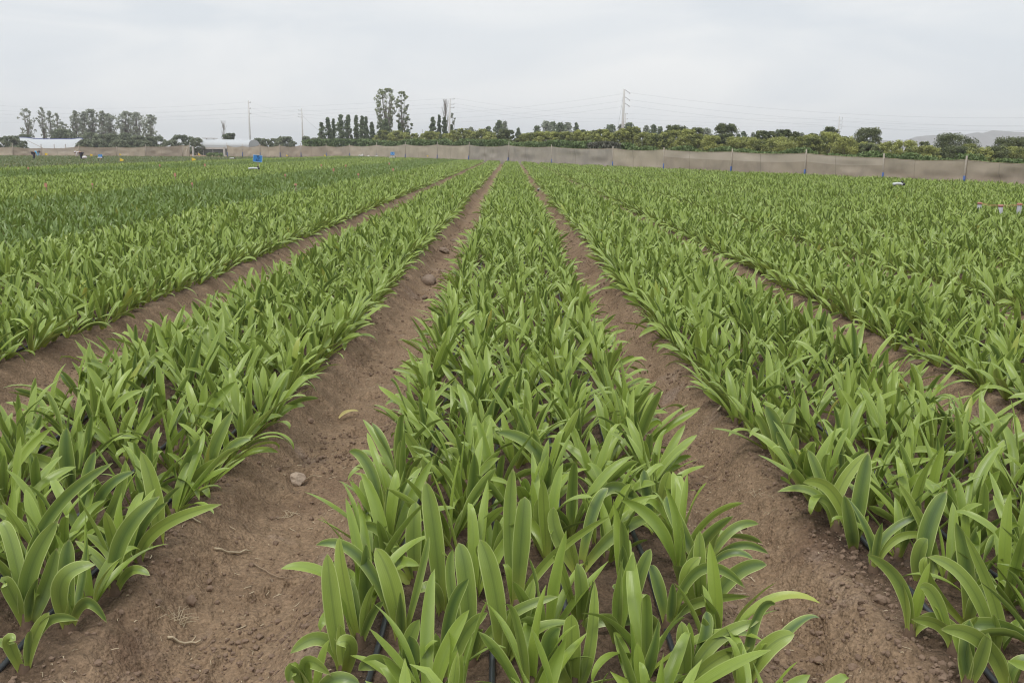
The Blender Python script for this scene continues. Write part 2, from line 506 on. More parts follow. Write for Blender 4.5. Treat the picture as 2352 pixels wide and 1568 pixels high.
def plant_positions():
    """(x, y, bed, row, lean) of every plant of the tall crop"""
    r = np.random.default_rng(21)
    out = []
    for k, (xa, xb, nr) in sorted(BEDS.items()):
        for ri in range(nr):
            x0 = xa + (xb - xa) * ri / (nr - 1)
            f_ = ri / (nr - 1) * 2 - 1
            lean = math.copysign(abs(f_) ** 1.6, f_)
            y = 1.86 + r.random() * .1
            ys = []
            while y < 182:
                ys.append(y); y += (.122 if y < 9 else .135 if y < 30 else .165 if y < 60 else .195) * (1 + r.normal(0, .20))
            ys = np.array(ys)
            xs = x0 + r.normal(0, .078, len(ys)) * (1 - .62 * abs(f_)) + .03 * np.sin(ys * .4 + k)
            vis = (np.abs(xs) < .56 * ys + 1.3) & inside_field(xs, ys)
            vis &= r.random(len(ys)) > .012
            out.append(np.stack([xs[vis], ys[vis], np.full(vis.sum(), k), np.full(vis.sum(), ri), np.full(vis.sum(), lean)], 1))
    return np.concatenate(out)
PP = plant_positions()

# plants of the front of the field traced from close views: base, then (middle, tip, width, depth offsets) of each leaf
def z1(x, y): return 631.6 + x * .3906, 976.2 + y * .3906
def z2(x, y): return x * .3776, 976.2 + y * .3776
def z3(x, y): return 1493 + x * .3776, 976.2 + y * .3776
HERO = [
 (z1, (405, 1450), [((345, 1100), (308, 752), 112, 0, .02), ((290, 1262), (90, 1340), 84, -.02, -.06), ((440, 1300), (360, 1285), 90, -.1, -.14)]),
 (z1, (500, 1300), [((410, 930), (378, 655), 92, 0, .03), ((560, 1130), (640, 1035), 52, -.02, -.04), ((470, 1040), (430, 900), 60, .05, .1)]),
 (z1, (745, 1280), [((690, 950), (590, 720), 122, 0, .03), ((520, 800), (240, 703), 70, .03, .05), ((850, 900), (905, 650), 46, .03, .06)]),
 (z1, (985, 1130), [((940, 650), (885, 330), 108, .0, .02), ((935, 965), (835, 985), 74, -.06, -.08)]),
 (z1, (830, 920), [((815, 650), (830, 450), 94, 0, .03), ((640, 640), (475, 605), 62, .02, .03), ((620, 760), (660, 590), 80, .04, .08)]),
 (z1, (1345, 1400), [((1290, 950), (1205, 670), 118, 0, .03), ((1540, 1205), (1790, 1175), 86, .0, -.03), ((1440, 1180), (1520, 900), 92, .05, .1)]),
 (z1, (1150, 1400), [((1130, 950), (1080, 690), 112, 0, .03), ((1350, 1140), (1670, 1005), 66, .02, .03), ((1040, 980), (1045, 730), 62, .06, .1)]),
 (z1, (1010, 1570), [((1020, 1150), (1140, 900), 84, 0, .0), ((1090, 1270), (1250, 1100), 84, .02, .02)]),
 (z1, (1420, 1060), [((1450, 650), (1470, 420), 104, 0, .02), ((1600, 800), (1975, 530), 60, .03, .05), ((1380, 650), (1400, 250), 84, .08, .1)]),
 (z1, (1800, 1220), [((1800, 980), (1775, 810), 90, 0, .02), ((1690, 860), (1640, 760), 56, .0, -.03), ((1890, 1150), (2140, 1160), 78, -.03, -.05)]),
 (z1, (1760, 1570), [((1745, 1300), (1745, 1110), 112, 0, .0), ((1610, 1330), (1680, 1190), 120, -.05, -.05), ((1850, 1330), (1880, 915), 74, .05, .1)]),
 (z1, (2060, 1180), [((2130, 920), (2210, 725), 86, 0, .02), ((2020, 1000), (1990, 960), 60, -.05, -.08), ((2220, 1190), (2145, 1095), 92, -.08, -.1)]),
 (z1, (1790, 870), [((2000, 640), (2270, 520), 74, .02, .03), ((1660, 650), (1640, 480), 82, .02, .04), ((1870, 520), (1960, 370), 70, .05, .08)]),
 (z1, (780, 1560), [((775, 1330), (850, 1140), 96, .03, .05), ((800, 1400), (792, 1235), 124, 0, -.01), ((640, 1400), (490, 1440), 100, -.04, -.06)]),
 (z1, (230, 1640), [((180, 1400), (330, 1470), 90, -.02, -.05), ((120, 1440), (80, 1516), 90, -.02, -.05), ((330, 1500), (500, 1520), 84, -.04, -.06)]),
 (z1, (650, 600), [((560, 440), (525, 305), 98, 0, .02), ((760, 450), (865, 310), 70, .0, .03), ((560, 260), (435, 155), 66, .05, .08)]),
 (z1, (1640, 440), [((1540, 150), (1300, 40), 74, 0, .02), ((1590, 250), (1550, 110), 84, .02, .04), ((1560, 390), (1480, 390), 60, -.05, -.08)]),
 (z1, (920, 350), [((900, 220), (870, 100), 84, 0, .02), ((850, 180), (760, 40), 80, .03, .04), ((1050, 180), (960, 210), 80, -.03, -.06)]),
 (z1, (2250, 640), [((2280, 420), (2320, 270), 92, 0, .02), ((2190, 420), (2170, 260), 70, .04, .08), ((2050, 380), (1900, 450), 74, .0, -.04)]),
 (z2, (700, 1020), [((740, 700), (975, 430), 100, 0, .0), ((640, 870), (455, 700), 66, .0, .02), ((790, 890), (912, 914), 58, -.02, -.05), ((690, 820), (520, 660), 70, .08, .12)]),
 (z2, (845, 865), [((950, 640), (1347, 480), 74, .0, -.02), ((850, 650), (1020, 465), 56, .03, .05), ((800, 760), (560, 600), 40, .06, .1)]),
 (z2, (425, 1245), [((400, 950), (422, 690), 102, 0, .02), ((375, 960), (580, 847), 104, -.06, -.05), ((520, 1075), (650, 1200), 74, -.04, -.06), ((505, 950), (530, 665), 78, .08, .12)]),
 (z2, (150, 1490), [((200, 1300), (300, 1135), 76, 0, .02), ((260, 1215), (478, 1185), 70, .02, .02), ((60, 1350), (-60, 1330), 60, .0, -.02), ((60, 1330), (95, 1310), 80, -.05, -.07)]),
 (z2, (165, 1225), [((180, 900), (355, 575), 108, 0, .02), ((60, 1000), (20, 960), 90, -.04, -.06), ((270, 1000), (345, 745), 90, .06, .1), ((80, 760), (0, 590), 90, .06, .1)]),
 (z2, (140, 1010), [((300, 560), (688, 228), 72, .0, .02), ((290, 620), (415, 430), 76, .05, .08), ((80, 800), (0, 700), 60, .0, .0)]),
 (z2, (965, 735), [((945, 450), (858, 158), 96, 0, .02), ((880, 760), (620, 725), 60, -.03, -.05), ((700, 690), (455, 670), 66, .04, .05)]),
 (z2, (1108, 512), [((1110, 320), (1215, 80), 92, 0, .01), ((1190, 320), (1387, 198), 66, .02, .0), ((1050, 420), (912, 330), 54, .0, .02)]),
 (z2, (450, 440), [((410, 220), (405, 15), 92, 0, .02), ((340, 260), (75, 185), 84, .02, .03), ((560, 300), (380, 300), 50, .06, .08)]),
 (z2, (540, 680), [((520, 400), (582, 155), 74, 0, .02), ((620, 420), (820, 282), 62, .02, .04), ((700, 480), (765, 210), 64, .06, .1)]),
 (z2, (1262, 385), [((1290, 180), (1420, -90), 76, 0, .02), ((1380, 160), (1527, 88), 56, .0, .0), ((1200, 200), (1150, 60), 50, .04, .06)]),
 (z3, (1580, 1285), [((1530, 980), (1320, 785), 84, 0, .02), ((1720, 1180), (1935, 1320), 84, -.03, -.06)]),
 (z3, (1355, 895), [((1340, 700), (1200, 440), 58, .02, .04), ((1430, 680), (1665, 540), 52, .02, .03), ((1500, 690), (1740, 690), 50, .0, -.03)]),
 (z3, (1235, 765), [((1275, 450), (1330, 165), 92, 0, .02), ((1120, 420), (930, 348), 76, .02, .03), ((1225, 640), (1180, 420), 80, -.05, -.06)]),
 (z3, (1130, 640), [((1150, 400), (1330, 160), 76, .05, .08), ((1010, 420), (775, 405), 54, .02, .0), ((1100, 480), (980, 440), 56, -.02, -.04), ((1040, 340), (960, 150), 64, .06, .1)]),
 (z3, (1940, 1215), [((1930, 850), (1862, 590), 104, 0, .02), ((1700, 950), (1685, 800), 60, -.03, -.04), ((1990, 1050), (2110, 975), 80, -.05, -.06)]),
 (z3, (2110, 1400), [((1950, 980), (1690, 800), 84, .04, .06), ((2110, 1130), (1910, 650), 78, .08, .12), ((2180, 1250), (2400, 1210), 70, .0, .0)]),
 (z3, (1655, 965), [((1640, 800), (1690, 690), 104, -.03, -.05), ((1690, 640), (1805, 400), 104, .04, .06), ((1720, 760), (1500, 330), 66, .08, .12)]),
 (z3, (1935, 1580), [((1925, 1400), (1945, 1180), 98, 0, .02), ((2010, 1420), (2055, 1260), 80, -.04, -.05)]),
 (z3, (2190, 1640), [((2040, 1330), (1765, 1240), 108, .0, .0), ((2200, 1500), (2320, 1400), 90, .0, .0)]),
 (z3, (1850, 1380), [((1780, 1230), (1590, 1180), 80, .0, .0), ((1990, 1215), (2330, 1300), 96, -.02, -.05), ((1740, 1060), (1640, 990), 84, .05, .06)]),
 (z3, (875, 352), [((850, 180), (768, 38), 82, 0, .02), ((885, 180), (890, 45), 92, .02, .03), ((940, 180), (1012, 108), 56, .02, .02)]),
 (z3, (785, 240), [((780, 60), (700, -120), 88, 0, .02), ((820, 60), (880, -110), 76, .03, .05), ((700, 30), (640, -60), 50, .0, .0)]),
 (z3, (320, 1180), [((305, 900), (303, 640), 82, 0, .02), ((500, 920), (712, 848), 92, .0, .0), ((220, 960), (310, 800), 90, -.05, -.06)]),
 (z3, (110, 1240), [((300, 880), (582, 992), 68, .0, -.04), ((50, 980), (0, 850), 80, .04, .06), ((250, 1090), (610, 1040), 70, .03, .0)]),
 (z3, (330, 880), [((520, 735), (720, 780), 52, .0, -.03), ((480, 780), (630, 815), 50, -.02, -.05), ((480, 650), (662, 600), 58, .03, .04), ((170, 600), (100, 430), 84, .05, .1)]),
 (z3, (560, 1600), [((700, 1370), (880, 1270), 118, .0, .0), ((850, 1250), (1032, 1172), 80, .03, .03), ((640, 1180), (765, 1090), 84, .05, .06), ((530, 1440), (560, 1320), 70, -.04, -.05)]),
 (z3, (215, 1600), [((205, 1380), (192, 1190), 98, 0, .02), ((380, 1330), (665, 1190), 84, .03, .04), ((380, 1440), (610, 1350), 90, .0, .0), ((330, 1300), (340, 1130), 84, .06, .1)]),
]
def quad_leaf(P0, P1, P2, w, tone, phi, S=16, A=7, fold=.45):
    """leaf along the curve through P0, P1, P2; w in metres, phi turns the blade about its length"""
    C1 = 2 * P1 - .5 * (P0 + P2)
    s = np.linspace(0, 1, S + 1)[:, None]
    C = (1 - s) ** 2 * P0 + 2 * s * (1 - s) * C1 + s ** 2 * P2
    T = np.gradient(C, axis=0); T /= np.linalg.norm(T, axis=1)[:, None]
    Vw = np.array([0, 0, CAM_H]) - C; Vw /= np.linalg.norm(Vw, axis=1)[:, None]
    B = np.cross(T, Vw[:1] * .5 + Vw * .5); B /= np.linalg.norm(B, axis=1)[:, None]
    Nn = np.cross(B, T)
    a = phi * (.4 + .8 * s); B2 = B * np.cos(a) + Nn * np.sin(a); N2 = Nn * np.cos(a) - B * np.sin(a)
    ss = s[:, 0]; x = np.clip((ss - .5) / .5, 0, 1)
    ww = (.50 + .50 * np.clip(ss / .42, 0, 1) ** .9) * np.clip(1 - .30 * x ** 1.5 - .70 * x ** 5.5, 0, 1) ** .9 + .02
    ww = ww * w
    c = np.linspace(-1, 1, A)
    fo = fold * (1 - .65 * ss)
    h = fo[:, None] * np.abs(c)[None] ** 1.6 + .12 * np.sin(tone * 40 + ss * 9)[:, None] * (np.abs(c) ** 2 * np.sign(c))[None]
    P = C[:, None] + (ww[:, None, None] / 2) * (B2[:, None] * c[None, :, None] + N2[:, None] * h[..., None])
    lf = np.empty(P.shape); lf[..., 0] = c[None]; lf[..., 1] = ss[:, None]; lf[..., 2] = tone
    idx = np.arange((S + 1) * A).reshape(S + 1, A)
    return P.reshape(-1, 3), np.stack([idx[:-1, :-1], idx[:-1, 1:], idx[1:, 1:], idx[1:, :-1]], -1).reshape(-1, 4), lf.reshape(-1, 3)

def ground_hit(u, v):
    z = .1
    for _ in range(8):
        p = gpt(u, v, z); z = float(terrain(np.array([p[0]]), np.array([p[1]]), True)[0])
    return np.array([p[0], p[1], z])
HPOS = []
for fn, b_, lv in HERO: HPOS.append(ground_hit(*fn(*b_)))
HPOS = np.array(HPOS)
dmin = np.min(np.hypot(PP[:, 0, None] - HPOS[None, :, 0], PP[:, 1, None] - HPOS[None, :, 1]), 1)
PP = PP[(dmin > np.where(PP[:, 1] < 3.1, .12, .085)) & ~((PP[:, 2] == 0) & (PP[:, 3] == 0) & (PP[:, 1] < 2.45)) & ~((PP[:, 2] == 1) & (PP[:, 3] == 0) & (PP[:, 1] < 3.3)) & ~((PP[:, 2] == -1) & (PP[:, 1] < 2.75) & (PP[:, 0] > -1.75))]
_h = []
for p in HPOS:
    k = min(BEDS, key=lambda q: max(BEDS[q][0] - p[0], p[0] - BEDS[q][1])); xa, xb, nr = BEDS[k]
    ri = int(np.clip(round((p[0] - xa) / (xb - xa) * (nr - 1)), 0, nr - 1)); _h.append([p[0], p[1], k, ri, 0])
PP = np.concatenate([np.array(_h, float), PP]); NH = len(HPOS)
dark_bed = np.isin(PP[:, 2], [-4, -5, -6, -12, -13, -14])

# the 300 plants that show largest: each one its own thing
pz = terrain(PP[:, 0], PP[:, 1], False)
pr = proj(np.stack([PP[:, 0], PP[:, 1], pz + .15], 1))
infr = (pr[:, 0] > -25) & (pr[:, 0] < W0 + 25) & (pr[:, 1] < H0 + 85)
order = np.argsort(np.where(infr, np.hypot(PP[:, 0], PP[:, 1]), 1e9))
near_ids = order[:300]
is_near = np.zeros(len(PP), bool); is_near[near_ids] = True

ORD = ['first', 'second', 'third', 'fourth', 'fifth', 'sixth', 'seventh', 'eighth', 'ninth', 'tenth', 'eleventh', 'twelfth', 'thirteenth',
       'fourteenth', 'fifteenth', 'sixteenth', 'seventeenth', 'eighteenth', 'nineteenth', 'twentieth', 'twenty-first', 'twenty-second', 'twenty-third', 'twenty-fourth',
       'twenty-fifth', 'twenty-sixth', 'twenty-seventh', 'twenty-eighth', 'twenty-ninth', 'thirtieth'] + ['%dth' % i for i in range(31, 90)]
ROWN6 = ['left edge row', 'inner left row', 'row left of middle', 'row right of middle', 'inner right row', 'right edge row']
ROWN5 = ['left edge row', 'inner left row', 'middle row', 'inner right row', 'right edge row']
BEDN = {0: 'central bed', -1: 'near left bed', 1: 'near right bed', -2: 'far left bed', 2: 'far right bed'}

def lean_for(row, r):
    return row + r.normal(0, .12, len(row))

def build_near():
    r = np.random.default_rng(5)
    cnt = {}
    ids = sorted(near_ids, key=lambda i: (PP[i, 2], PP[i, 3], PP[i, 1]))
    for i in ids:
        x, y, k, ri, ln_ = PP[i]
        k = int(k); ri = int(ri)
        z = float(terrain(np.array([x]), np.array([y]), True)[0]) - .012
        nl = int(r.choice([5, 5, 6, 6, 7]))
        size = .80 + .24 * r.random()
        az, e0, bend, p, Ln, Wd, tw, sd_, cu, age = plant_leaf_params(r, nl, 1, lean_for(np.array([ln_]), r), size)
        base = np.stack([np.cos(az) * .012, np.sin(az) * .012, np.full(nl, .015)], 1)
        tone = np.clip(r.normal(.42, .24) + r.normal(0, .27, nl), 0, .95)
        tone[r.random(nl) < .006] = 1
        if i < NH:
            fn, b_, lv = HERO[i]; z = HPOS[i][2] - .012; P0 = np.array([x, y, z])
            Vs, Fs, Ls, off = [], [], [], 0
            for m_, t_, wp, dm, dt in lv:
                P1 = at(*fn(*m_), y + dm * .8); P2 = at(*fn(*t_), y + dt * .8)
                sc_ = (.3906 if fn is z1 else .3776) * y / F * 1.04
                q = quad_leaf(P0, P1, P2, wp * sc_, float(np.clip(r.normal(.45, .3), 0, .95)), r.normal(0, .35))
                Vs.append(q[0] - P0); Fs.append(q[1] + off); Ls.append(q[2]); off += len(q[0])
            k2 = 2 if len(lv) < 4 else 1                              # short inner leaves at the foot
            sel = slice(0, k2)
            q = leaves(base[sel], az[sel], e0[sel], bend[sel] * .6, p[sel], Ln[sel] * .62, Wd[sel] * .9, tw[sel], sd_[sel], cu[sel], tone[sel], 12, 7)
            Vs.append(q[0]); Fs.append(q[1] + off); Ls.append(q[2])
            V, Fq, lf = np.concatenate(Vs), np.concatenate(Fs), np.concatenate(Ls)
        else:
            V, Fq, lf = leaves(base, az, e0, bend, p, Ln, Wd, tw, sd_, cu, tone, 16, 7)
        mean_e = float(np.degrees(np.mean(e0 - bend)))
        root = empty('bulb_plant', (x, y, z))
        look = ('tall upright' if mean_e > 45 else 'half-arching' if mean_e > 32 else 'wide arching')
        look += ' curled-tip plant' if (cu > .9).any() else (' dark green plant' if tone.mean() < .36 else ' yellow-green plant' if tone.mean() > .58 else ' green plant')
        c_ = cnt.get((k, ri), 0); cnt[(k, ri)] = c_ + 1
        lab = '%s, %s from the front, %s, %s' % (look, ORD[c_], (ROWN5 if BEDS[k][2] == 5 else ROWN6)[ri], BEDN.get(k, 'outer bed'))
        tag(root, lab, 'plant', 'strap-leaved bulb plants in the near ends of the beds')
        link('leaves', np_mesh('leaves', V, Fq, M_LEAF, {'lf': lf}), root)
        b = MB(); b.tube([(0, 0, -.03), (0, 0, -.005), (0, 0, .018), (0, 0, .04), (0, 0, .06)], [.012, .024, .022, .015, .012], 9)
        b.build('bulb', M_BULB, root, True)
build_near()

def build_stuff(mask, name, label, mat, seed, tone_mu):
    r = np.random.default_rng(seed)
    Vs, Fs, Ls, off = [], [], [], 0
    Y = PP[:, 1]
    for (y0, y1, nl, S, A, sz, wf) in ((0, 12, 6, 9, 5, 1.0, 1.0), (12, 26, 6, 6, 3, 1.0, 1.03), (26, 60, 6, 4, 3, 1.0, 1.1), (60, 400, 5, 3, 2, 1.0, 1.2)):
        mk = mask & (Y >= y0) & (Y < y1)
        kp = int(mk.sum())
        if not kp: continue
        Q = PP[mk]
        z = terrain(Q[:, 0], Q[:, 1], False)
        psz = .80 + .22 * r.random(kp) + (vnoise(Q[:, 0] * .6, Q[:, 1] * .35, 11) - .5) * .22
        az, e0, bend, p, Ln, Wd, tw, sd_, cu, age = plant_leaf_params(r, nl, kp, lean_for(Q[:, 4], r), np.repeat(psz, nl) * sz)
        base = np.stack([np.repeat(Q[:, 0], nl) + np.cos(az) * .012, np.repeat(Q[:, 1], nl) + np.sin(az) * .012, np.repeat(z, nl)], 1)
        patch = (vnoise(Q[:, 0] * .5, Q[:, 1] * .25, 13) - .5) * .25
        tone = np.clip(np.repeat(tone_mu + patch + r.normal(0, .2, kp), nl) + r.normal(0, .26, kp * nl), 0, .95)
        tone[r.random(kp * nl) < .006] = 1
        V, Fq, lf = leaves(base, az, e0, bend, p, Ln, Wd * wf, tw, sd_, cu, tone, S, A)
        Vs.append(V); Fs.append(Fq + off); Ls.append(lf); off += len(V)
    o = link(name, np_mesh(name, np.concatenate(Vs), np.concatenate(Fs), mat, {'lf': np.concatenate(Ls)}))
    tag(o, label, 'crop', kind='stuff')
build_stuff(~is_near & ~dark_bed, 'bulb_plant_rows', 'bright green strap-leaved bulb plants filling the long field beds to the fence', M_LEAF, 31, .42)
build_stuff(~is_near & dark_bed, 'dark_bulb_plant_rows', 'darker green strap-leaved bulb plants in the beds across the left of the field', M_LEAF_D, 33, .45)

def build_low_crop():
    r = np.random.default_rng(41)
    n = 40000
    x = -r.random(n) * 66 - 30.6; y = 50 + r.random(n) * 118
    x = np.round(x / .75) * .75 + r.normal(0, .10, n)
    okk = (np.abs(x) < .57 * y + 2) & inside_field(x, y, 3)
    x = x[okk]; y = y[okk]; n = len(x); nl = 4
    az, e0, bend, p, Ln, Wd, tw, sd_, cu, age = plant_leaf_params(r, nl, n, np.zeros(n), np.repeat(.55 + .35 * r.random(n), nl), 1.7)
    base = np.stack([np.repeat(x, nl), np.repeat(y, nl), np.repeat(terrain(x, y, False), nl)], 1)
    V, Fq, lf = leaves(base, az, e0, bend, p, Ln, Wd * 2.0, tw, sd_, cu, np.clip(r.normal(.5, .28, n * nl), 0, 1), 2, 2)
    tag(link('low_crop', np_mesh('low_crop', V, Fq, M_LOW, {'lf': lf})), 'low grey-green young crop in the far left field below the fence', 'crop', kind='stuff')
build_low_crop()
print('plants', len(PP))

# ------------------------------------------------------------------ drip hoses on the beds
def plastic(name, col, rough=.35, spec=.5):
    return simple(name, col, rough, var=.08, spec=spec)
M_HOSE = plastic('black_hose', (.030, .034, .040), .32)
M_WHITE = plastic('white_plastic', (.55, .57, .58), .5)
M_BLACK = plastic('black_plastic', (.02, .02, .022), .4)
TN = ['leftmost', 'second from left', 'third from left', 'rightmost']
def drip_hoses():
    r = np.random.default_rng(3)
    for k in (-2, -1, 0, 1, 2):
        xa, xb, nr = BEDS[k]; sp_ = (xb - xa) / (nr - 1)
        for i, xo in enumerate((xa + .09, xa + sp_ + .17, xb - sp_ - .13, xb - .10)):
            y = np.concatenate([np.arange(max(1.2, abs(k) * 2.0), 12, .12), np.arange(12, 40, .8)])
            x = xo + (vnoise(y * .7 + 20 * k, y * 0 + i, 8) - .5) * .05
            z = terrain(x, y, True)
            z = np.maximum(z, np.convolve(np.pad(z, 2, 'edge'), np.ones(5) / 5, 'valid')) + .009
            b = MB(); b.tube(np.stack([x, y, z], 1), .0095, 8)
            o = b.build('drip_hose', M_HOSE, smooth=True)
            tag(o, '%s black drip hose lying on the soil of the %s' % (TN[i], BEDN[k]), 'hose', 'black drip hoses along the beds')
drip_hoses()

# ------------------------------------------------------------------ stones, clods, straw, twigs in the furrows
def lump(r, rad, sub=2, rough=.28, flat=.7):
    import bmesh
    bm = bmesh.new(); bmesh.ops.create_icosphere(bm, subdivisions=sub, radius=1.0)
    V = np.array([v.co[:] for v in bm.verts]); Fc = [[v.index for v in f.verts] for f in bm.faces]; bm.free()
    for _ in range(5):                                             # chop by random planes: angular, not a ball
        d = r.normal(size=3); d /= np.linalg.norm(d); h = .55 + .3 * r.random()
        t = V @ d - h; V = V - np.outer(np.maximum(t, 0), d)
    V *= 1 + rough * (vnoise(V[:, 0] * 2.3 + 50 * r.random(), V[:, 1] * 2.3 + V[:, 2] * 1.9 + 9, int(r.integers(99))) - .5)[:, None]
    V *= np.array([1, .6 + .5 * r.random(), flat]) * rad
    a = r.random() * 6.28; R = np.array([[math.cos(a), -math.sin(a), 0], [math.sin(a), math.cos(a), 0], [0, 0, 1]])
    return V @ R.T, Fc

def tz(x, y): return float(terrain(np.array([x]), np.array([y]), True)[0])
def ground_at(u, v):
    z = 0.0
    for _ in range(6):
        p = gpt(u, v, z); z = tz(p[0], p[1])
    return p

STONES = [  # u, v, width in px, label, is clod
    (682, 1112, 46, 'large pale angular stone lying in the middle of the left furrow', 0),
    (440, 1366, 30, 'brown pitted clod near the front of the left furrow, below the straw roots', 1),
    (362, 1364, 18, 'small brown clod left of the pitted clod in the left furrow', 1),
    (482, 1352, 17, 'small round brown clod right of the pitted clod in the left furrow', 1),
    (478, 1322, 18, 'dark flat clod just above the pitted clod in the left furrow', 1),
    (640, 1080, 15, 'small brown clod behind the large pale stone in left furrow', 1),
    (1045, 556, 21, 'small grey stone beside the central bed far up the left furrow', 0),
    (1022, 581, 28, 'rounded grey stone in the left furrow next to central bed edge', 0),
    (986, 653, 42, 'broad buff stone half hidden by leaves at the left furrow edge', 0),
    (975, 686, 16, 'small dark stone just in front of the broad buff stone', 0),
    (1976, 1345, 13, 'tiny cream pebble on the soil of the near right bed edge', 0),
    (2022, 1380, 26, 'pale brown clod beside the hose at the right furrow', 1),
    (1882, 1630 - 110, 22, 'flat brown clod near the bottom right in the right furrow', 1),
    (712, 950, 16, 'small round clod on left furrow slope near the fallen leaf', 1),
    (1960, 1505, 20, 'brown clod at the foot of the near right bed in the front corner', 1),
    (700, 905, 13, 'small reddish clod high on the slope of the left furrow', 1),
]
def stones():
    r = np.random.default_rng(17)
    for u, v, w, lab, clod in STONES:
        p = ground_at(u, v)
        dist = np.linalg.norm(p - np.array([0, 0, CAM_H]))
        rad = w * dist / F / 2 * 1.1
        V, Fc = lump(r, rad, 3)
        b = MB(); b.add(V, Fc)
        o = b.build('clod' if clod else 'stone', M_CLOD if clod else (M_STONE if w > 44 else M_STONE2), smooth=False)
        o.location = (p[0], p[1], tz(p[0], p[1]) + rad * .25)
        tag(o, lab, 'clod' if clod else 'stone')
stones()

def crumbs():
    r = np.random.default_rng(19)
    V0, F0 = lump(r, 1.0, 1, .3, .75)
    protos = [np.array(lump(r, 1.0, 1, .35, .55 + .35 * r.random())[0]) for _ in range(7)]
    F0 = np.array(F0)
    n = 42000
    y = 1.9 + 20 * r.random(n) ** 2.3
    k = r.choice([-2, -1, -1, -1, 0, 0, 0, 1], n)
    x = np.array([FURROWS[q][0] for q in k]) + r.normal(0, .26, n)
    onbed = r.random(n) < .25
    x = np.where(onbed, (r.random(n) - .5) * 6.5, x)
    # crumbs gather in patches
    sh = r.random(n) < .22                                     # some gather at the feet of the beds
    side = np.where(r.random(n) < .5, -1, 1); kk = r.choice([-1, 0], n)
    x = np.where(sh & ~onbed, np.array([FURROWS[q][0] for q in kk]) + side * (np.array([FURROWS[q][1] for q in kk]) - .03) + r.normal(0, .06, n), x)
    keep = (vnoise(x * 2.2, y * 1.4, 23) > .60) | (r.random(n) < .12) | (sh & (vnoise(x * 3, y * 2.4, 24) > .45))
    keep &= (np.abs(x) < .6 * y + .5)
    x, y = x[keep], y[keep]; n = len(x)
    rad = .0024 + .013 * r.random(n) ** 4.5 + .00050 * y
    z = terrain(x, y, True) + rad * .3
    which = r.integers(0, 7, n); a = r.random(n) * 6.28
    P = np.array(protos)[which] * rad[:, None, None]
    ca, sa = np.cos(a)[:, None], np.sin(a)[:, None]
    P = np.stack([P[..., 0] * ca - P[..., 1] * sa, P[..., 0] * sa + P[..., 1] * ca, P[..., 2]], -1) + np.stack([x, y, z], 1)[:, None, :]
    Fa = F0[None] + (np.arange(n) * P.shape[1])[:, None, None]
    o = link('soil_crumbs', np_mesh('soil_crumbs', P.reshape(-1, 3), Fa.reshape(-1, 3), M_CLOD, smooth=False))
    tag(o, 'small brown soil crumbs and pebbles scattered over the furrows', 'soil crumbs', kind='stuff')
crumbs()

def stick_pts(p0, p1, r, wob=.01, n=7, lift=.008):
    p0 = np.array(p0); p1 = np.array(p1)
    t = np.linspace(0, 1, n)[:, None]
    P = p0[:2] * (1 - t) + p1[:2] * t
    P = P + r.normal(0, wob, (n, 2)) * np.sin(np.pi * t)
    z = np.maximum(terrain(P[:, 0], P[:, 1], True), 0) + lift + r.random(n) * .004
    return np.column_stack([P, z])

TWIGS = [  # ((u0,v0),(u1,v1)), radius, straw?, label
    (((492, 1243), (578, 1272)), .0055, 1, 'thick pale dry stalk lying across the left furrow'),
    (((582, 1298), (640, 1330)), .0040, 0, 'curved grey-brown twig below the thick pale stalk'),
    (((640, 1330), (690, 1338)), .0025, 0, 'thin twig continuing right of the curved one'),
    (((385, 1462), (462, 1482)), .0048, 1, 'pale dry stalk beneath the tangle of roots, front left'),
    (((1648, 952), (1662, 934)), .0070, 1, 'short thick straw piece on right furrow edge'),
    (((425, 1193), (462, 1207)), .0050, 1, 'dry stalk tucked under the leaves of the near left bed'),
    (((562, 1210), (574, 1232)), .0028, 0, 'short slanting twig above the thick pale stalk'),
    (((632, 1065), (690, 1045)), .0025, 0, 'slender brown twig behind the large pale stone'),
    (((700, 1108), (740, 1100)), .0025, 1, 'thin straw right of the large pale stone'),
    (((1700, 1228), (1752, 1240)), .0040, 1, 'flat pale stalk in the right furrow'),
    (((1705, 1262), (1730, 1248)), .0030, 0, 'thin dark twig in the right furrow'),
    (((1040, 497), (1070, 500)), .0120, 1, 'far pale stick across the left furrow beside central bed'),
    (((735, 775), (752, 790)), .0100, 1, 'dry yellow leaf strip at the foot of second left bed'),
]
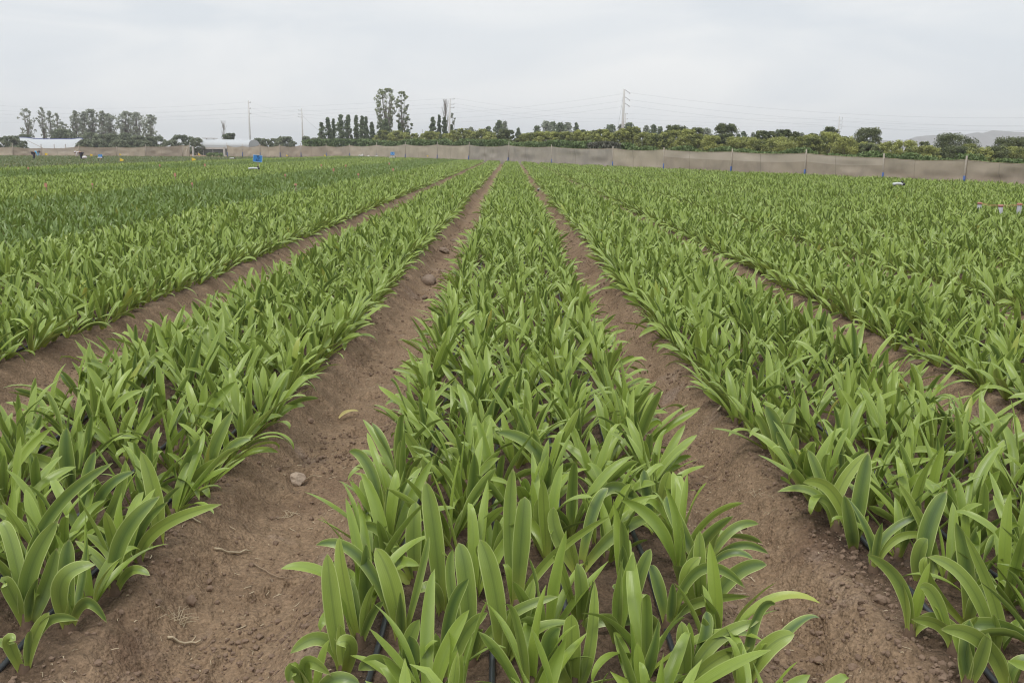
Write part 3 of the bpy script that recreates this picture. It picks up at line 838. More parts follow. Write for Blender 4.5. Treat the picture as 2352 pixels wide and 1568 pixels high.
def litter():
    r = np.random.default_rng(29)
    for (a, c), rad, st, lab in TWIGS:
        p0, p1 = ground_at(*a), ground_at(*c)
        P = stick_pts(p0, p1, r, .003 if rad < .01 else .003)
        b = MB(); b.tube(P, np.linspace(rad, rad * .6, len(P)) * r.uniform(.85, 1.1, len(P)), 6)
        tag(b.build('dry_stalk' if st else 'twig', M_STRAW if st else M_TWIG, smooth=True), lab, 'dry stalk' if st else 'twig')
    # two tangles of dry roots and straw
    for u, v, w, nn, lab in ((668, 1176, .055, 16, 'small tuft of white dry straw standing in the left furrow'),
                             (412, 1425, .085, 24, 'tangle of dry roots and straw near the front of left furrow'),
                             (1024, 590, .05, 9, 'green-grey weed tuft beside the rounded grey stone'),
                             (1740, 590 + 545, .06, 10, 'loose dry straw litter in the right furrow')):
        p = ground_at(u, v); b = MB()
        for _ in range(nn):
            a = r.random() * 6.28; c0 = p[:2] + r.normal(0, w * .16, 2); ln = w * (.4 + r.random())
            c1 = c0 + np.array([math.cos(a), math.sin(a)]) * ln
            zt = tz(c0[0], c0[1]); hgt = r.random() * w * .5
            mid = (c0 + c1) / 2 + r.normal(0, w * .1, 2)
            b.tube([(c0[0], c0[1], zt), (mid[0], mid[1], zt + hgt * .7 + .006), (c1[0], c1[1], zt + hgt * r.random() + .003)], [.0014, .0012, .0006], 4, False)
        tag(b.build('straw_tuft', M_STRAW), lab, 'straw')
    # fine litter
    b = MB()
    for _ in range(1900):
        y = 2 + 11 * r.random() ** 2.0; k = int(r.choice([-2, -1, -1, 0, 0, 1])); x = FURROWS[k][0] + r.normal(0, .24)
        a = r.random() * 6.28; ln = .008 + .045 * r.random() ** 2.2
        z = tz(x, y) + .003
        b.tube([(x, y, z), (x + math.cos(a) * ln * .5, y + math.sin(a) * ln * .5, z + .003), (x + math.cos(a + .3) * ln, y + math.sin(a + .3) * ln, z)], .0009 + .0012 * r.random(), 3, False)
    tag(b.build('straw_litter', M_STRAW), 'fine dry straw bits and rootlets strewn over the furrow soil', 'litter', kind='stuff')
    # the fallen leaf
    p = ground_at(780, 965)
    V, Fq, lf = leaves(np.array([[0, 0, .012]]), np.array([1.2]), np.array([.35]), np.array([.5]), np.array([1.2]), np.array([.16]), np.array([.03]),
                       np.array([.5]), np.array([-.9]), np.array([.3]), np.array([.9]), 12, 5, .9)
    o = link('fallen_leaf', np_mesh('fallen_leaf', V, Fq, M_FALLEN, {'lf': lf}), loc=(p[0], p[1], tz(p[0], p[1])))
    tag(o, 'curled yellow fallen leaf lying alone in the left furrow', 'leaf')
M_FALLEN = leaf_mat('fallen_leaf', (.36, .33, .10), (.48, .42, .14), (.45, .38, .15), (.5, .45, .2))
litter()

# ------------------------------------------------------------------ shade-net fences
def net_mat(name, col, patch):
    m, t, b, out = newmat(name)
    g = N(t, 'ShaderNodeNewGeometry'); P = g.outputs['Position']
    at_ = N(t, 'ShaderNodeAttribute'); at_.attribute_name = 'net'
    sp = N(t, 'ShaderNodeSeparateXYZ'); t.links.new(at_.outputs['Vector'], sp.inputs[0])
    h, band, x = sp.outputs
    n1 = noise(t, .55, 4, .6, P, .4); n2 = noise(t, 9, 3, .6, P)
    cx = N(t, 'ShaderNodeCombineXYZ'); t.links.new(x, cx.inputs[0]); t.links.new(math_(t, 'MULTIPLY', h, .22), cx.inputs[1])
    gx = N(t, 'ShaderNodeVectorMath'); gx.operation = 'ADD'; t.links.new(cx.outputs[0], gx.inputs[0])
    oi = N(t, 'ShaderNodeSeparateXYZ'); t.links.new(P, oi.inputs[0])
    t.links.new(math_(t, 'FLOOR', math_(t, 'MULTIPLY', oi.outputs[1], .12)), gx.inputs[1])
    fold = noise(t, 7.0, 4, .65, gx.outputs[0], .3)
    c = mixc(t, math_(t, 'MULTIPLY', smooth01(t, n1, .38, .68), .8), col, patch)
    c = mixc(t, math_(t, 'MULTIPLY', math_(t, 'GREATER_THAN', h, band), .38), c, (.68, .60, .52))       # second layer folded over the top
    c = mixc(t, math_(t, 'MULTIPLY', math_(t, 'SUBTRACT', 1.0, smooth01(t, math_(t, 'ADD', h, math_(t, 'MULTIPLY', n1, .12)), .06, .34)), .55), c, tuple(q * .62 for q in patch))  # soil splash
    c = mixc(t, math_(t, 'MULTIPLY', smooth01(t, h, .955, .985), .6), c, (.62, .56, .48))               # hem
    c = mixc(t, math_(t, 'MULTIPLY', n2, .16), c, (.30, .25, .20))
    seam = math_(t, 'SUBTRACT', 1.0, smooth01(t, math_(t, 'ABSOLUTE', math_(t, 'SUBTRACT', math_(t, 'ADD', x, math_(t, 'MULTIPLY', h, .02)), .43)), .002, .006))
    c = mixc(t, math_(t, 'MULTIPLY', seam, .55), c, (.20, .17, .14))
    c = mixc(t, math_(t, 'MULTIPLY', smooth01(t, fold, .55, .75), .30), c, tuple(q * 1.25 for q in col))
    t.links.new(c, b.inputs['Base Color']); b.inputs['Roughness'].default_value = .9; b.inputs['Specular IOR Level'].default_value = .1
    bp = N(t, 'ShaderNodeBump'); bp.inputs['Strength'].default_value = .4; bp.inputs['Distance'].default_value = .05
    t.links.new(math_(t, 'ADD', n1, math_(t, 'MULTIPLY', fold, .8)), bp.inputs['Height']); t.links.new(bp.outputs[0], b.inputs['Normal'])
    tr = N(t, 'ShaderNodeBsdfTransparent')
    ms = N(t, 'ShaderNodeMixShader'); ms.inputs[0].default_value = .10
    t.links.new(b.outputs[0], ms.inputs[1]); t.links.new(tr.outputs[0], ms.inputs[2]); t.links.new(ms.outputs[0], out.inputs[0])
    return m
M_NET = net_mat('tan_net', (.485, .42, .33), (.40, .35, .28))
M_NETG = net_mat('grey_net', (.41, .365, .315), (.31, .285, .255))
M_NETB = net_mat('brown_net', (.40, .34, .27), (.305, .265, .215))
M_POST = simple('weathered_wood', (.34, .30, .25), .85, scale=12, var=.3)
M_BLUE = simple('blue_plastic_film', (.05, .10, .27), .5, var=.25, scale=14)
M_ROPE = simple('rope', (.35, .28, .2), .9)

def P3(u, v, Y): return at(u, v, Y)

FL = [(-45, 331, 337), (28, 329, 337.6), (94, 335, 340.5), (181, 333, 337), (268, 336, 338), (334, 332, 337), (419, 336, 334.5), (435, 330, 333)]
FR = [(521, 328, 333.8), (556.6, 331, 336), (597, 330, 333.8), (642, 332, 334.5), (690, 330, 334), (749, 329, 335), (803, 331, 334), (865, 327, 333), (931, 326, 331.6),
      (1004.5, 326, 332.2), (1078, 326.5, 333), (1169, 325.7, 334.3), (1267, 332, 337.3), (1408, 336, 341), (1525, 339, 344), (1682, 341.8, 349), (1852, 343, 352.3),
      (2030, 352.6, 362.8), (2220, 358, 367.8), (2420, 366, 377)]
SAG = {1: 3.5}
def fence(posts, lab, style, sag_px):
    p0 = P3(posts[0][0], 350, fence_Y(posts[0][0]))
    root = empty('net_fence', (p0[0], p0[1], 0))
    off = np.array([p0[0], p0[1], 0])
    tag(root, lab, 'fence')
    tops = []
    for i, (u, vt, vf) in enumerate(posts):
        Y = float(fence_Y(u)); pt = P3(u, vt, Y); pf = P3(u, vf, Y)
        tops.append(pf)
        ln = random.uniform(-.03, .05)
        b = MB(); r_ = .045 + .01 * random.random()
        ht = pt[2]
        x0 = pt[0] + off[0] * 0
        b.tube([(pt[0] - ln * ht, Y - .04, -.1), (pt[0] - ln * ht * .5, Y - .05, ht * .5), (pt[0], Y - .04, ht)] - off, [r_ * 1.1, r_, r_ * .85], 7)
        po = b.build('post', M_POST, root, True)
        if u > 500:
            wrap = .42 + .012 * abs(1.0) * (Y / 60) * 6
            wrap = min(.42 + (Y / F) * 8, .9)
            b = MB(); q = ln * ht
            b.tube([(pt[0] - q, Y - .05, .0), (pt[0] - q * .9, Y - .055, wrap * .5), (pt[0] - q * .8, Y - .05, wrap)] - off, [.075, .065, .06], 8)
            b.build('blue_wrap', M_BLUE, po, True)
    for i in range(len(posts) - 1):
        a, c = tops[i], tops[i + 1]
        NX, NZ = 28, 12
        t = np.linspace(0, 1, NX + 1); hh = np.linspace(0, 1, NZ + 1)
        sag = sag_px * (a[1] + c[1]) / 2 / F * (.75 + .5 * random.random())
        top = a[2] * (1 - t) + c[2] * t - sag * 4 * t * (1 - t) - .02 * vnoise(t * 13 + i * 7, t * 0 + 2, 3)
        x = a[0] * (1 - t) + c[0] * t; y = a[1] * (1 - t) + c[1] * t
        Z = hh[:, None] * top[None, :]
        dx, dy = c[0] - a[0], c[1] - a[1]; ll = math.hypot(dx, dy)
        bil = (vnoise(t[None, :] * 5 + i * 3 + hh[:, None] * 0, hh[:, None] * 3 + t[None, :] * 0 + i, 31) - .5) * .22 * np.sin(np.pi * hh)[:, None] * np.sin(np.pi * t)[None, :] ** .5
        X = x[None, :] + bil * (-dy / ll); Yy = y[None, :] + bil * (dx / ll)
        V = np.stack([X, Yy, Z], -1).reshape(-1, 3) - off
        idx = np.arange((NX + 1) * (NZ + 1)).reshape(NZ + 1, NX + 1)
        Fq = np.stack([idx[:-1, :-1], idx[:-1, 1:], idx[1:, 1:], idx[1:, :-1]], -1).reshape(-1, 4)
        mat, bd = style(i, posts[i][0])
        band = bd + (0.10 * (vnoise(t * 2 + i * 2.0, t * 0, 5) - .5) if bd < 1 else 0) * np.ones_like(t)
        net = np.stack([np.repeat(hh[:, None], NX + 1, 1), np.repeat(band[None, :], NZ + 1, 0), np.repeat(t[None, :], NZ + 1, 0)], -1).reshape(-1, 3)
        link('net_panel', np_mesh('net_panel', V, Fq, mat, {'net': net}), root)
        b = MB(); q = np.stack([x, y - .02, top + .012], 1) - off; b.tube(q, .016, 5, False); b.build('top_rope', M_ROPE, root)
    return root
def style_r(i, u):
    if u in (1078, 1169, 1267): return M_NETG, 2
    if u == 1525 or u == 1682: return M_NETB, .70
    if u in (1852,): return M_NETB, .70
    if u in (2030, 2220): return M_NETB, 2
    if u in (1408,): return M_NET, 2
    if 640 < u < 800: return M_NETB, 2
    return (M_NET, 2)
fence(FR, 'long brown shade-net fence with blue-wrapped posts across the far end of the field', style_r, 3.2)
fl = fence(FL, 'shorter brown shade-net fence at far left, ending beside the open gateway', lambda i, u: (M_NETB if i % 2 else M_NET, 2), 2.0)
def gate():
    for u, lab in ((442.5, 'thick whitish gatepost standing alone right of the left fence end'), (514.6, 'grey gatepost just left of the long fence')):
        Y = 168; pt = P3(u, 336.5 if u < 500 else 338, Y); b = MB()
        b.tube([(0, 0, -.1), (0.02, 0, pt[2] * .5), (0, 0, pt[2])], [.17, .16, .15], 9)
        b.box((0, 0, pt[2] + .015), (.24, .24, .03))
        o = b.build('gatepost', M_CONC, smooth=False); o.location = (pt[0], Y, 0); tag(o, lab, 'gatepost')
    a = P3(433, 336, 166); c = P3(424, 353, 164); b = MB(); b.tube([a, c], .04, 6); o = b.build('fence_brace', M_POST, fl)
    o.location = -Vector(fl.location)
M_CONC = simple('concrete', (.46, .44, .41), .85, var=.14, scale=3)
gate()

# ------------------------------------------------------------------ trees, bushes, hedge
TW = 1.4
def cards(r, cen, size, nrm_bias=None, asp=1.7):
    """small leaf-spray quads at the given points"""
    n = len(cen)
    d = r.normal(size=(n, 3)); d[:, 2] += .35; d /= np.linalg.norm(d, axis=1)[:, None]
    e = np.cross(d, r.normal(size=(n, 3))); e /= np.linalg.norm(e, axis=1)[:, None]
    s = (size * (.6 + .8 * r.random(n)))[:, None]
    a = d * s * asp / 2; b_ = e * s / 2
    P = np.stack([cen - a, cen + b_ - a * .1, cen + a, cen - b_ + a * .1], 1)
    return P.reshape(-1, 3), np.arange(n * 4).reshape(n, 4)

def crown_mesh(name, r, clumps, per, size, mat, tone, asp=1.7):
    """clumps: (x,y,z,rad) list; leaves scattered in and around each, lighter new growth on some clumps"""
    C = np.array(clumps); k = len(C)
    n = k * per
    d = r.normal(size=(n, 3)); d /= np.linalg.norm(d, axis=1)[:, None]
    rr = r.random(n) ** .45
    cc = np.repeat(C, per, 0)
    P = cc[:, :3] + d * (rr * cc[:, 3])[:, None] * np.array([1, 1, .85])
    V, Fq = cards(r, P, size, asp=asp)
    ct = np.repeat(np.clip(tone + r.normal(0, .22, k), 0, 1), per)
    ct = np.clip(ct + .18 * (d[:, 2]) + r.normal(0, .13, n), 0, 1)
    return np_mesh(name, V, Fq, mat, {'cl': np.repeat(ct, 4)}, smooth=False)

def limbs(r, base, targets, r0, trunk_top, mat, root, lean=(0, 0)):
    b = MB()
    tt = np.array([lean[0], lean[1], trunk_top])
    b.tube([(0, 0, -.1), tt * np.array([.3, .3, .5]), tt], [r0 * 1.15, r0 * .9, r0 * .7], 8)
    for q in targets:
        q = np.array(q); st = tt * (.55 + .45 * r.random())
        m = (st + q) / 2 + r.normal(0, .06 * np.linalg.norm(q - st), 3)
        b.tube([st, m, q], [r0 * .38, r0 * .22, r0 * .07], 5, False)
    b.build('trunk', mat, root, True)

def round_tree(u, vtop, wpx, Y, kind, label, name='orchard_tree', dense=1.0, group='orchard trees behind the fence', tone=.5, low=.12, seed=None):
    r = np.random.default_rng(int(u * 13 + vtop) if seed is None else seed)
    top = P3(u, vtop, Y); Ht = float(top[2]); Wd = wpx * Y / F; x0 = float(top[0])
    root = empty(name, (x0, Y, 0)); tag(root, label, 'tree', group)
    R = Wd / 2 * (1.45 if name == 'orchard_tree' else 1.2); H0_ = Ht * low
    cl = []
    nc = int(40 * dense) + 10
    for _ in range(nc):
        a = r.random() * 6.28; tz_ = r.random() ** .8
        zz = H0_ + (Ht - H0_) * tz_
        prof = math.sqrt(max(.05, 1 - abs((tz_ - .45) / .62) ** 2.4))
        rr = R * prof * (.45 + .5 * r.random())
        cr = R * (.17 + .15 * r.random())
        cl.append((math.cos(a) * rr, math.sin(a) * rr, min(zz, Ht - cr * .7), cr))
    cl.append((r.normal(0, R * .15), 0, Ht - R * .2, R * .24))
    size = max(.07, Y * .00085)
    per = int(np.clip(190 * (R * .28) ** 2 / size ** 2 * .06, 30, 110))
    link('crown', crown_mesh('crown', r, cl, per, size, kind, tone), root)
    limbs(r, None, [c[:3] for c in cl[:9]], max(.06, R * .07), Ht * .45, M_BARK, root)
    return root

def column_tree(u, vtop, wpx, Y, kind, label, name='poplar_tree', group='columnar trees beyond the hedge', tone=.45, clear=.14, per=34, taper=1.0):
    r = np.random.default_rng(int(u * 7 + vtop))
    top = P3(u, vtop, Y); Ht = float(top[2]); R = wpx * Y / F / 2 * TW
    root = empty(name, (float(top[0]), Y, 0)); tag(root, label, 'tree', group)
    cl = []
    nc = int(44 + Ht * 3)
    for i in range(nc):
        t_ = (i + r.random()) / nc
        zz = Ht * (clear + (1 - clear) * t_)
        prof = (1.15 * (1 - t_) ** .62 + .04) if name == 'conifer' else (math.sin(math.pi * min(1, (t_ * .86 + .10)) ** .8) ** .7) * max(.12, 1 - .25 * taper * t_ ** 1.3)
        a = r.random() * 6.28; rr = R * prof * (.15 + .6 * r.random()); cr = R * (.22 + .2 * r.random()) * (.5 + .6 * prof)
        cl.append((math.cos(a) * rr, math.sin(a) * rr, min(zz, Ht - cr), cr))
    cl.append((0, 0, Ht - R * .25, R * .18))
    for _ in range(6):                                              # thin basal shoots
        a = r.random() * 6.28
        cl.append((math.cos(a) * R * 1.0, math.sin(a) * R * 1.0, Ht * (.06 + .15 * r.random()), R * .2))
    link('crown', crown_mesh('crown', r, cl, per, max(.10, Y * .0010), kind, tone, 2.2), root)
    limbs(r, None, [c[:3] for c in cl[3:20:2]], max(.07, R * .12), Ht * .8, M_BARK, root)
    return root

TT = 1.1
def tall_tree(u, vtop, wpx, Y, kind, label, name='eucalyptus_tree', group='tall eucalyptus trees', nc=46, per=42, clear=.22, lean=0.0, gap=.5, tone=.5, vase=True, wide=1.0):
    """tall open crown carried on several steep limbs, sky showing between the clumps"""
    r = np.random.default_rng(int(u * 3 + vtop))
    top = P3(u, vtop, Y); Ht = float(top[2]); R = wpx * Y / F / 2 * TT * wide
    root = empty(name, (float(top[0]) - lean * Ht, Y, 0)); tag(root, label, 'tree', group)
    cl = []
    for i in range(nc):
        t_ = (i + r.random()) / nc
        zz = Ht * (clear + (1 - clear) * t_)
        prof = (.45 + .55 * min(1, t_ / .6)) * math.sqrt(max(.08, 1 - max(0, (t_ - .72) / .30) ** 2)) if vase else math.sqrt(max(.1, 1 - ((t_ - .42) / .6) ** 2))
        a = r.random() * 6.28; rr = R * prof * (1 - gap * r.random())
        cr = R * (.10 + .17 * r.random())
        cl.append((math.cos(a) * rr + lean * zz, math.sin(a) * rr, min(zz, Ht - cr), cr))
    cl.append((lean * Ht, 0, Ht - R * .15, R * .16))
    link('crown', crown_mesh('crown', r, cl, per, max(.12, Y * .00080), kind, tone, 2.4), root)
    b = MB(); r0 = max(.14, R * .08)
    b.tube([(0, 0, -.1), (lean * Ht * .2, 0, Ht * .2), (lean * Ht * .5, 0, Ht * .5), (lean * Ht * .95, 0, Ht * .93)], [r0 * 1.2, r0, r0 * .6, r0 * .15], 8)
    for q in cl[4::2]:
        q = np.array(q[:3]); zs = q[2] * .45
        st = np.array([lean * zs, 0, zs]); m = st * .45 + q * .55 + np.array([q[0] * .12, q[1] * .12, 0])
        b.tube([st, m, q], [r0 * .42, r0 * .26, r0 * .1], 5, False)
    b.build('trunk', M_BARK, root, True)
    return root

M_TWIGB = simple('grey_bark', (.25, .23, .21), .9)
def bare_tree(u, vtop, wpx, Y, label, twigs=60, leafy=0):
    r = np.random.default_rng(int(u))
    top = P3(u, vtop, Y); Ht = float(top[2]); R = wpx * Y / F / 2 * TW
    root = empty('bare_tree', (float(top[0]), Y, 0)); tag(root, label, 'tree')
    b = MB(); b.tube([(0, 0, -.1), (.02, 0, Ht * .5), (0, 0, Ht)], [.13, .07, .02], 7)
    for i in range(twigs):
        zs = Ht * (.25 + .6 * r.random()); a = r.random() * 6.28
        L_ = Ht * (.12 + .22 * r.random()); o = R * (.4 + .6 * r.random())
        b.tube([(0, 0, zs), (math.cos(a) * o * .6, math.sin(a) * o * .6, zs + L_ * .45), (math.cos(a) * o, math.sin(a) * o, min(Ht, zs + L_))], [.035, .022, .010], 4, False)
    b.build('trunk', M_TWIGB, root, True)
    if leafy:
        cl = [(r.normal(0, R * .5), r.normal(0, R * .5), Ht * (.12 + .45 * r.random()), R * .35) for _ in range(leafy)]
        link('crown', crown_mesh('crown', r, cl, 26, Y * .001, M_POP, .5, 2), root)

# tall and columnar trees left of centre
POP = [(738, 281, 17), (752.5, 269.6, 15), (765.5, 273.5, 13), (782, 262.7, 19), (799, 263.7, 17), (818, 264.7, 16), (832, 266.6, 15), (841, 268, 12), (854, 280.3, 16)]
for i, (u, v, w) in enumerate(POP):
    lab = ['shortest leftmost dark poplar of the row beyond the hedge', 'second poplar from the left in the dark poplar row', 'slim small poplar third from the left in the dark row',
           'tallest poplar, fourth from left in the dark row', 'fifth poplar from the left in the dark row, straight and full', 'sixth poplar from the left in the dark row',
           'seventh poplar from left, broad and touching its neighbour', 'slim eighth poplar squeezed near the right end of the row', 'last poplar at the right end of the dark row'][i]
    column_tree(u, v, w * (1.0 + .16 * math.sin(i * 2.3)), 205 + (i % 3) * 3, M_POP, lab, tone=.32 + .09 * (i % 3), clear=.17 + .05 * (i % 4), per=26)
tall_tree(886, 202.5, 47, 225, M_EUC, 'tallest eucalyptus with broad yellow-green crown left of the pair', nc=110, per=26, tone=.6, clear=.3)
tall_tree(923, 209, 29, 228, M_EUC, 'narrower tall eucalyptus right of the pair', nc=70, per=26, tone=.6, clear=.28)
tall_tree(937, 268, 20, 215, M_EUC, 'small sparse eucalyptus at the right foot of the tall pair', nc=22, per=38, tone=.3, vase=False)
column_tree(918, 283, 15, 212, M_POP, 'short dark poplar under the narrower tall eucalyptus', tone=.4)
round_tree(872, 281, 18, 205, M_POP, 'dark bushy tree at the left foot of the tall pair', name='broadleaf_tree', group='broadleaf trees beyond the hedge', tone=.35)
column_tree(885, 272, 27, 207, M_POP, 'dense green tree in front of the tallest eucalyptus', name='broadleaf_tree', group='broadleaf trees beyond the hedge', tone=.55)
column_tree(937, 297, 14, 203, M_POP, 'low dark conical tree below the small sparse eucalyptus', tone=.3)
column_tree(994, 268.6, 18, 205, M_POP, 'grey-green poplar at the left of the group by the pole', tone=.5)
column_tree(1009, 264, 12, 206, M_POP, 'slim dark poplar second in the group by the pole', tone=.2)
column_tree(1021, 270, 15, 204, M_POP, 'full dark poplar just left of the pole', tone=.25)
column_tree(1037, 287, 9, 203, M_POP, 'narrow dark poplar just right of the pole', tone=.3)
bare_tree(1023, 228, 15, 212, 'tall bare leafless tree rising above the poplars by the pole', 90, 6)
tall_tree(1040, 261, 14, 214, M_EUCG, 'sparse leafy tree behind the pole beside the bare tree', nc=20, per=26, tone=.3, vase=False)
round_tree(1049, 297, 14, 200, M_EUCG, 'little grey tree right of the pole above the orchard', name='broadleaf_tree', group='broadleaf trees beyond the hedge', dense=.6)

# wispy trees far left
WISP = [(61, 248.7, 24, .02, 'wispy pale eucalyptus furthest left with drooping crown'), (93, 246.3, 16, -.05, 'thin leaning eucalyptus, sparsest of the left group'),
        (113, 254.8, 16, 0, 'slim eucalyptus right of the thin leaning one'), (129, 259.7, 15, 0, 'short-crowned eucalyptus fourth from the far left'),
        (143, 279, 16, .04, 'low sparse eucalyptus above the dark round bush'), (171, 253.6, 22, 0, 'full eucalyptus starting the dense left group'),
        (190, 256, 18, 0, 'ragged eucalyptus second in the dense left group'), (209, 250, 25, 0, 'tallest dark eucalyptus in the dense left group'),
        (233, 255, 13, 0, 'slender eucalyptus right of the tallest dark one'), (250, 260, 28, 0, 'broad eucalyptus before the gap of sky'),
        (286, 255, 27, 0, 'eucalyptus right after the gap of sky'), (312, 256.5, 30, 0, 'widest eucalyptus of the group right of the gap'),
        (343, 263, 22, 0, 'last eucalyptus at the right end of the left group')]
for i, (u, v, w, ln, lab) in enumerate(WISP):
    thin = i < 5
    tall_tree(u, v, w, 262 + (i % 4) * 4, M_EUCG, lab, nc=56 if thin else 110, per=15 if thin else 22, clear=.22 if thin else .12, lean=ln, tone=.45, vase=False, gap=.9, wide=1.6)
BUSHL = [(2, 316, 24, 0), (26, 312, 34, 1), (56, 309, 26, 2), (54, 324, 16, 0), (146, 297, 42, 0), (207, 304, 30, 1), (229, 309, 26, 2), (256, 308, 30, 0), (290, 306, 34, 1), (318, 312, 30, 2),
         (342, 315, 26, 0), (364, 314, 24, 1), (384, 324, 24, 2), (410, 310.5, 32, 0), (431, 314, 22, 1), (451, 317, 24, 2), (195, 322, 26, 1), (225, 322, 30, 0), (272, 322, 28, 2), (305, 322, 30, 0), (335, 324, 26, 1), (131, 312, 22, 1), (182, 327, 9, 2),
         (595, 317.5, 24, 1), (612, 320, 18, 0), (629, 318.5, 20, 2), (655, 314.5, 30, 0), (708, 313, 22, 1), (727, 317, 24, 2), (561, 327, 9, 1), (640, 323, 20, 1), (672, 325, 16, 2), (744, 318, 22, 0)]
pos = ['far left edge of the picture', 'left edge above the net fence', 'behind the white tunnel roof at far left', 'front of the white tunnel, far left', 'foot of the wispy eucalyptus trees']
for i, (u, v, w, m) in enumerate(BUSHL):
    place = ('far left edge of the fence' if u < 40 else 'close by the large white tunnel' if u < 70 or 178 < u < 185 else 'at the foot of the left eucalyptus trees' if u < 375 else
             'between the eucalyptus group and the gateway' if u < 470 else 'right of the small white tunnel' if u < 600 else 'between the two thin poles' if u < 690 else 'at the left end of the hedge')
    nth = sum(1 for q in BUSHL[:i] if (q[0] < 40, q[0] < 70 or 178 < q[0] < 185, q[0] < 375, q[0] < 470, q[0] < 600, q[0] < 690) == (u < 40, u < 70 or 178 < u < 185, u < 375, u < 470, u < 600, u < 690))
    same = sorted([q[0] for q in BUSHL if (q[0] < 40, q[0] < 70 or 178 < q[0] < 185, q[0] < 375, q[0] < 470, q[0] < 600, q[0] < 690) == (u < 40, u < 70 or 178 < u < 185, u < 375, u < 470, u < 600, u < 690)])
    rk = same.index(u)
    lab = '%s grey-green bush %s, %s from the left there' % (['dense', 'loose', 'feathery'][m], place, ORD[rk])
    Yb = 188 if (u < 70 or 178 < u < 185) else 205 + (i % 3) * 6
    if v > 320 and u < 375: Yb = 190
    if u in (56, 131, 146): Yb = 236
    elif u < 30: Yb = 200
    t_ = round_tree(u, v, w * 1.15, Yb, M_BUSH, lab, name='bush', group='bushes behind the left fence', tone=.35 + .1 * m, low=.03)
    t_['category'] = 'bush'
bare_tree(512.6, 277, 12, 228, 'thin bare tree rising behind the small white tunnel', 40, 8)
round_tree(528, 306.5, 28, 232, M_AVO, 'dark dome-shaped tree showing over the small white tunnel roof', name='broadleaf_tree', group='broadleaf trees beyond the hedge', tone=.15, low=.1, dense=1.4)

# small pointed trees far behind the orchard
SPIRE = [(1081.5, 292, 20, 'rounded small conifer'), (1122, 290, 15, 'pointed small conifer'), (1147, 276, 19, 'tallest bluish conifer'), (1159, 279, 17, 'twin conifer on the right of the tallest'),
         (1191, 295, 10, 'tiny conifer tip'), (1233, 289, 17, 'dark pointed conifer'), (1255, 277, 24, 'broad conifer with feathery top'), (1270, 279, 22, 'feathery conifer touching the broad one'),
         (1288, 281, 22, 'loose conifer'), (1305, 281, 22, 'loose twin conifer'), (1324, 282.5, 11, 'narrow conifer'), (1403, 285, 29, 'pale olive conifer'), (1427, 286, 16, 'small conifer left of the big pole'),
         (1446, 280, 27, 'broad dark conifer right of the big pole'), (1468, 295, 8, 'isolated tiny conifer'), (1485, 288, 16, 'thin conifer over the yellowish trees'), (1501, 286, 18, 'forked dark conifer'),
         (1517, 291, 14, 'small conifer beside the forked one'), (1622, 293, 26, 'pale conifer left of the great dark tree'), (1696, 308, 11, 'tiny conifer right of the great dark tree'), (1709, 302, 14, 'sharp small conifer'),
         (1730, 305, 10, 'slender conifer in the gap'), (1741, 304, 12, 'slender conifer at the gap edge'), (1786, 298, 13, 'pale grey conifer'), (1842, 305, 16, 'double-tipped conifer')]
for i, (u, v, w, lab) in enumerate(SPIRE):
    column_tree(u, v - .5, w * 1.75, 235 + (i % 4) * 5, M_POP if i % 3 else M_EUCG, lab + ' far behind the orchard, above its %s part' % ('left' if u < 1200 else 'middle' if u < 1420 else 'right'), name='conifer', group='small conifers far behind the orchard', tone=.3 + .05 * (i % 4), taper=1.0, per=24)

# orchard: one row of olive trees, darker taller ones among them
OR = []
rr_ = np.random.default_rng(77)
u = 868.0
while u < 2400:
    f_ = np.interp(u, [868, 1100, 1500, 1800, 2100, 2400], [1.0, 1.0, 1.25, 1.45, 1.7, 1.9])
    vt = np.interp(u, [868, 930, 960, 985, 1100, 1250, 1400, 1450, 1560, 1700, 1800, 1900, 2000, 2040, 2100, 2160, 2220, 2300, 2400], [309, 305, 321, 306, 303, 305, 304, 303, 306, 316, 318, 312, 330, 327, 333, 341, 338, 340, 350]) + rr_.normal(-1.0, 4.5)
    OR.append((u, vt, 26 * f_ * rr_.uniform(.85, 1.25))); u += 15.5 * f_ * rr_.uniform(.8, 1.2)
def oy(u): return float(np.interp(u, [0, 700, 868, 1000, 1078, 1169, 1267, 1408, 1525, 1682, 1852, 2030, 2220, 2420], [192, 188, 180, 162, 150, 136, 124, 110, 101, 92, 84, 78, 73, 68]))
for i, (u, v, w) in enumerate(OR):
    tn = rr_.choice([.35, .5, .62, .72, .82])
    kind = M_OLIVE if tn > .45 or rr_.random() < .5 else M_AVO
    col = 'yellowish' if (kind is M_OLIVE and tn > .6) else 'olive green' if kind is M_OLIVE else 'dark green'
    lab = '%s rounded orchard tree, %s in the front orchard row from the left' % (col, ORD[i])
    round_tree(u, v, w, oy(u) + rr_.uniform(-2, 6), kind, lab, tone=tn, low=.02, seed=900 + i, dense=1.2)
